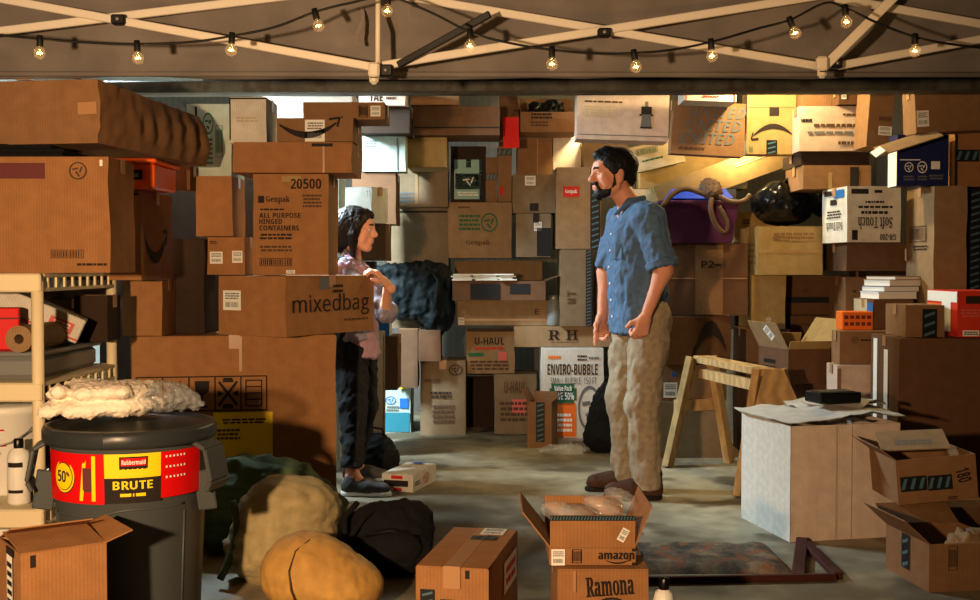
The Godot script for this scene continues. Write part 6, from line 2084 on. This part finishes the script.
	for i in 6:
		st = start(true)
		lathe(st, [[0.0, 0.0], [0.006, 0.0], [0.006, 0.003], [0.0, 0.003]], 8, Vector3(-0.137 + 0.006 * absf(i - 2.0), 1.36 - i * 0.085, 0.055), Basis(Vector3.BACK, PI / 2 - 0.1) * Basis(Vector3.RIGHT, 0.3))
		solid("button", st, M.ink_white, shirt)
	# trousers
	var cuff := [Vector3(0, 0.05, 0), Vector3.DOWN]
	var tr := [cap(Vector3(0.05, 0.95, 0.05), Vector3(0.03, 0.95, -0.05), 0.115, 0.115), cap(hn, kn, 0.112, 0.087), cap(kn, an + Vector3(0, -0.1, 0), 0.086, 0.078, cuff), cap(hf, kf, 0.112, 0.087), cap(kf, af + Vector3(0, -0.1, 0), 0.086, 0.078, cuff)]
	part("trousers", blob(tr, 0.012, 0.012, 0.013, 6.0, Vector3(1.1, 0.6, 1.1)), M.khaki, n)
	# boots
	for q: Array in [[an, 0.1], [af, 0.06]]:
		var a: Vector3 = q[0]
		var to := Vector3(-0.97, 0, q[1]).normalized()
		var flat_cut := [Vector3(0, 0.018, 0), Vector3.DOWN]
		var bt := part("boot", blob([cap(a + Vector3(0.02, 0.04, 0), a + Vector3(0.02, -0.04, 0), 0.056, 0.052, flat_cut), cap(Vector3(a.x + 0.03, 0.05, a.z), Vector3(a.x, 0.05, a.z) + to * 0.09, 0.046, 0.050, flat_cut), cap(Vector3(a.x, 0.05, a.z) + to * 0.09, Vector3(a.x, 0.045, a.z) + to * 0.185, 0.052, 0.043, flat_cut)], 0.009, 0.01, 0.004, 20.0), M.boot, n)
		part("sole", blob([cap(Vector3(a.x + 0.03, 0.012, a.z), Vector3(a.x, 0.012, a.z) + to * 0.19, 0.046, 0.046, [Vector3(0, 0.024, 0), Vector3.UP, Vector3(0, 0.001, 0), Vector3.DOWN])], 0.006, 0.005), M.sole, bt)
		st = start(true)
		for i in 3:
			var p := Vector3(a.x, 0.105 - i * 0.012, a.z) + to * (0.055 + i * 0.022)
			tube(st, [p + Vector3(0, -0.01, -0.03), p + Vector3(0, 0.004, 0), p + Vector3(0, -0.01, 0.03)], 0.003, 5)
		solid("laces", st, M.brown_hide, bt)

func build_woman() -> void:
	var at_feet := Vector3(at(356, 497, 6.2).x, 0, -6.24)
	var n := thing("person", "dark-haired person in a lavender top and black trousers with a hand on the long carton", "person", at_feet)
	var k := 0.93
	var neck := Vector3(-0.03, 1.245, 0.0)
	var sn := Vector3(-0.055, 1.165, 0.15)
	var sf := Vector3(-0.02, 1.165, -0.15)
	var en := Vector3(0.185, 0.955, 0.26)
	var wn := Vector3(0.21, 1.10, 0.44)
	var ef := Vector3(-0.03, 0.93, -0.20)
	var wf := Vector3(-0.02, 0.73, -0.19)
	var hn := Vector3(-0.02, 0.76, 0.08)
	var hf := Vector3(0.01, 0.76, -0.08)
	var kn := Vector3(0.0, 0.42, 0.16)
	var kf := Vector3(0.03, 0.42, -0.085)
	var an := Vector3(0.01, 0.085, 0.28)
	var af := Vector3(-0.03, 0.085, -0.10)
	var hd := Vector3(0.0, 1.385, 0.0)
	var f := Vector3(0.98, -0.02, 0.10).normalized()
	var s := Vector3.UP.cross(f).normalized()
	var u := f.cross(s).normalized()
	var head := head_limbs(hd, f, u, s, k)
	head.append(cap(hd - u * 0.055 - f * 0.022, neck, 0.047, 0.05))
	var body := [cap(neck + Vector3(0.01, 0.02, 0), neck + Vector3(0, -0.04, 0), 0.05, 0.062), cap(sn, sf, 0.052, 0.052), cap(Vector3(-0.02, 1.1, 0.05), Vector3(-0.02, 1.1, -0.05), 0.09, 0.09), cap(Vector3(-0.01, 1.0, 0.04), Vector3(-0.01, 0.8, 0.05), 0.085, 0.10), cap(Vector3(-0.01, 1.0, -0.04), Vector3(-0.01, 0.8, -0.05), 0.085, 0.10),
		cap(sn, en, 0.042, 0.034), cap(en, wn, 0.034, 0.023), cap(sf, ef, 0.042, 0.034), cap(ef, wf, 0.034, 0.023), cap(hn, kn, 0.078, 0.05), cap(kn, an, 0.048, 0.032), cap(hf, kf, 0.078, 0.05), cap(kf, af, 0.048, 0.032), cap(an, an + Vector3(0.12, -0.05, 0.02), 0.034, 0.026), cap(af, af + Vector3(0.12, -0.05, 0.02), 0.034, 0.026)]
	var nh := hand_limbs(wn, Vector3(-0.62, 0.72, 0.1), Vector3(-0.75, -0.6, 0.0), Vector3(0.1, 0.2, 1.0), [0.75, 0.72, 0.7, 0.7], 0.92)
	var fh := hand_limbs(wf, Vector3(0.1, -1.0, 0.05), Vector3(0, 0, 1), Vector3(1, 0, 0.1), [0.5, 0.5, 0.5, 0.5], 0.9)
	part("body", joined([blob(body, 0.017, 0.014), blob(head, 0.0054, 0.006), blob(nh, 0.0043, 0.004), blob(fh, 0.0045, 0.004)]), M.skin_w, n)
	face_parts(n, hd, f, u, s, k, "hair_w")
	var bs := Basis(f, u, s)
	var cut := [hd + f * 0.03, (f * 0.80 - u * 0.60).normalized()]
	var hair := [egg(hd + u * 0.04 - f * 0.014, Vector3(0.107, 0.098, 0.087), bs, cut), egg(hd - f * 0.055 + u * 0.02, Vector3(0.085, 0.095, 0.09), bs, cut), egg(hd - f * 0.07 - u * 0.05, Vector3(0.06, 0.075, 0.075), bs),
		cap(hd + u * 0.09 + f * 0.06, hd + u * 0.085 + f * 0.08, 0.028, 0.022)]
	for q: float in [-1.0, 1.0]:
		hair.append(cap(hd + u * 0.05 + f * 0.03 + s * 0.06 * q, hd - u * 0.02 + f * 0.004 + s * 0.072 * q, 0.03, 0.025))
		hair.append(cap(hd - u * 0.02 + f * 0.0 + s * 0.07 * q, hd - u * 0.15 - f * 0.0 + s * 0.062 * q, 0.028, 0.014))
	part("hair", blob(hair, 0.007, 0.008, 0.005, 40.0, Vector3(1, 0.4, 1)), M.hair_w, n)
	# layered tops
	var hem := [Vector3(0, 0.70, 0), Vector3.DOWN]
	var dn := (en - sn).normalized()
	var fw := (wn - en).normalized()
	var top := [cap(sn, sf, 0.062, 0.062), cap(neck + Vector3(0, -0.04, 0.02), sn, 0.052, 0.057), cap(neck + Vector3(0, -0.04, -0.02), sf, 0.052, 0.057), cap(Vector3(-0.005, 1.1, 0.05), Vector3(0.005, 1.1, -0.05), 0.108, 0.108), cap(Vector3(0.03, 1.06, 0.05), Vector3(0.03, 1.06, -0.05), 0.085, 0.085), cap(Vector3(0.0, 1.0, 0.05), Vector3(0.015, 0.62, 0.06), 0.10, 0.125, hem), cap(Vector3(0.0, 1.0, -0.05), Vector3(0.015, 0.62, -0.06), 0.10, 0.125, hem)]
	var bl := part("blouse", blob(top, 0.011, 0.012, 0.012, 7.0, Vector3(1.3, 0.6, 1.3)), M.blouse, n)
	var cg := [cap(sn + Vector3(-0.01, 0, -0.02), sf + Vector3(-0.01, 0, 0.02), 0.072, 0.072), cap(Vector3(-0.045, 1.08, 0.07), Vector3(-0.045, 1.08, -0.07), 0.10, 0.10, [Vector3(0.045, 0, 0), Vector3.RIGHT]), cap(Vector3(-0.03, 1.0, 0.07), Vector3(-0.01, 0.80, 0.085), 0.10, 0.115, [Vector3(0.075, 0, 0), Vector3.RIGHT, Vector3(0, 0.80, 0), Vector3.DOWN]), cap(Vector3(-0.03, 1.0, -0.07), Vector3(-0.01, 0.80, -0.085), 0.10, 0.115, [Vector3(0.075, 0, 0), Vector3.RIGHT, Vector3(0, 0.80, 0), Vector3.DOWN]),
		cap(sn, en, 0.06, 0.056), cap(en, en + fw * 0.02, 0.055, 0.05), cap(sf, ef, 0.06, 0.055)]
	part("cardigan", blob(cg, 0.011, 0.01, 0.012, 8.0, Vector3(1.3, 0.6, 1.3)), M.cardigan, n)
	var vs := [cap(sn + Vector3(-0.03, 0.012, -0.03), sf + Vector3(-0.03, 0.012, 0.03), 0.076, 0.076, [Vector3(-0.02, 0, 0), Vector3.RIGHT]), cap(Vector3(-0.075, 1.08, 0.085), Vector3(-0.075, 1.08, -0.085), 0.108, 0.108, [Vector3(-0.02, 0, 0), Vector3.RIGHT]), cap(Vector3(-0.06, 1.0, 0.085), Vector3(-0.05, 0.74, 0.085), 0.105, 0.112, [Vector3(-0.03, 0, 0), Vector3.RIGHT])]
	part("vest", blob(vs, 0.012, 0.01, 0.008, 9.0), M.vest, n)
	for q: float in [-1.0, 1.0]:
		part("collar", blob([cap(neck + Vector3(-0.02, 0.03, 0.045 * q), neck + Vector3(0.055, -0.04, 0.045 * q), 0.014, 0.016), cap(neck + Vector3(0.055, -0.04, 0.045 * q), neck + Vector3(0.085, -0.09, 0.02 * q), 0.016, 0.008)], 0.007, 0.006), M.cardigan, bl)
	var cuff := [Vector3(0, 0.14, 0), Vector3.DOWN]
	var tr := [cap(Vector3(-0.01, 0.78, 0.05), Vector3(0.0, 0.78, -0.05), 0.112, 0.112), cap(hn, kn, 0.098, 0.075), cap(kn, an, 0.072, 0.056, cuff), cap(hf, kf, 0.098, 0.075), cap(kf, af, 0.072, 0.056, cuff)]
	part("trousers", blob(tr, 0.012, 0.012, 0.012, 7.0), M.slacks, n)
	for q: Array in [[an, 0.14], [af, 0.05]]:
		var a: Vector3 = q[0]
		var to := Vector3(0.97, 0, q[1]).normalized()
		var fc := [Vector3(0, 0.018, 0), Vector3.DOWN]
		var bt := part("shoe", blob([cap(a, a + Vector3(0, -0.03, 0), 0.042, 0.044, fc), cap(Vector3(a.x - 0.02, 0.045, a.z), Vector3(a.x, 0.045, a.z) + to * 0.08, 0.040, 0.044, fc), cap(Vector3(a.x, 0.045, a.z) + to * 0.08, Vector3(a.x, 0.038, a.z) + to * 0.165, 0.044, 0.034, fc)], 0.008, 0.009, 0.003, 20.0), M.trainer, n)
		part("sole", blob([cap(Vector3(a.x - 0.02, 0.012, a.z), Vector3(a.x, 0.012, a.z) + to * 0.17, 0.042, 0.038, [Vector3(0, 0.024, 0), Vector3.UP, Vector3(0, 0.001, 0), Vector3.DOWN])], 0.006, 0.005), M.ink_white, bt)
		var st := start(true)
		for i in 3:
			var p := Vector3(a.x, 0.09 - i * 0.01, a.z) + to * (0.05 + i * 0.02)
			tube(st, [p + Vector3(0, -0.008, -0.025), p + Vector3(0, 0.003, 0), p + Vector3(0, -0.008, 0.025)], 0.0028, 5)
		solid("laces", st, M.ink_white, bt)
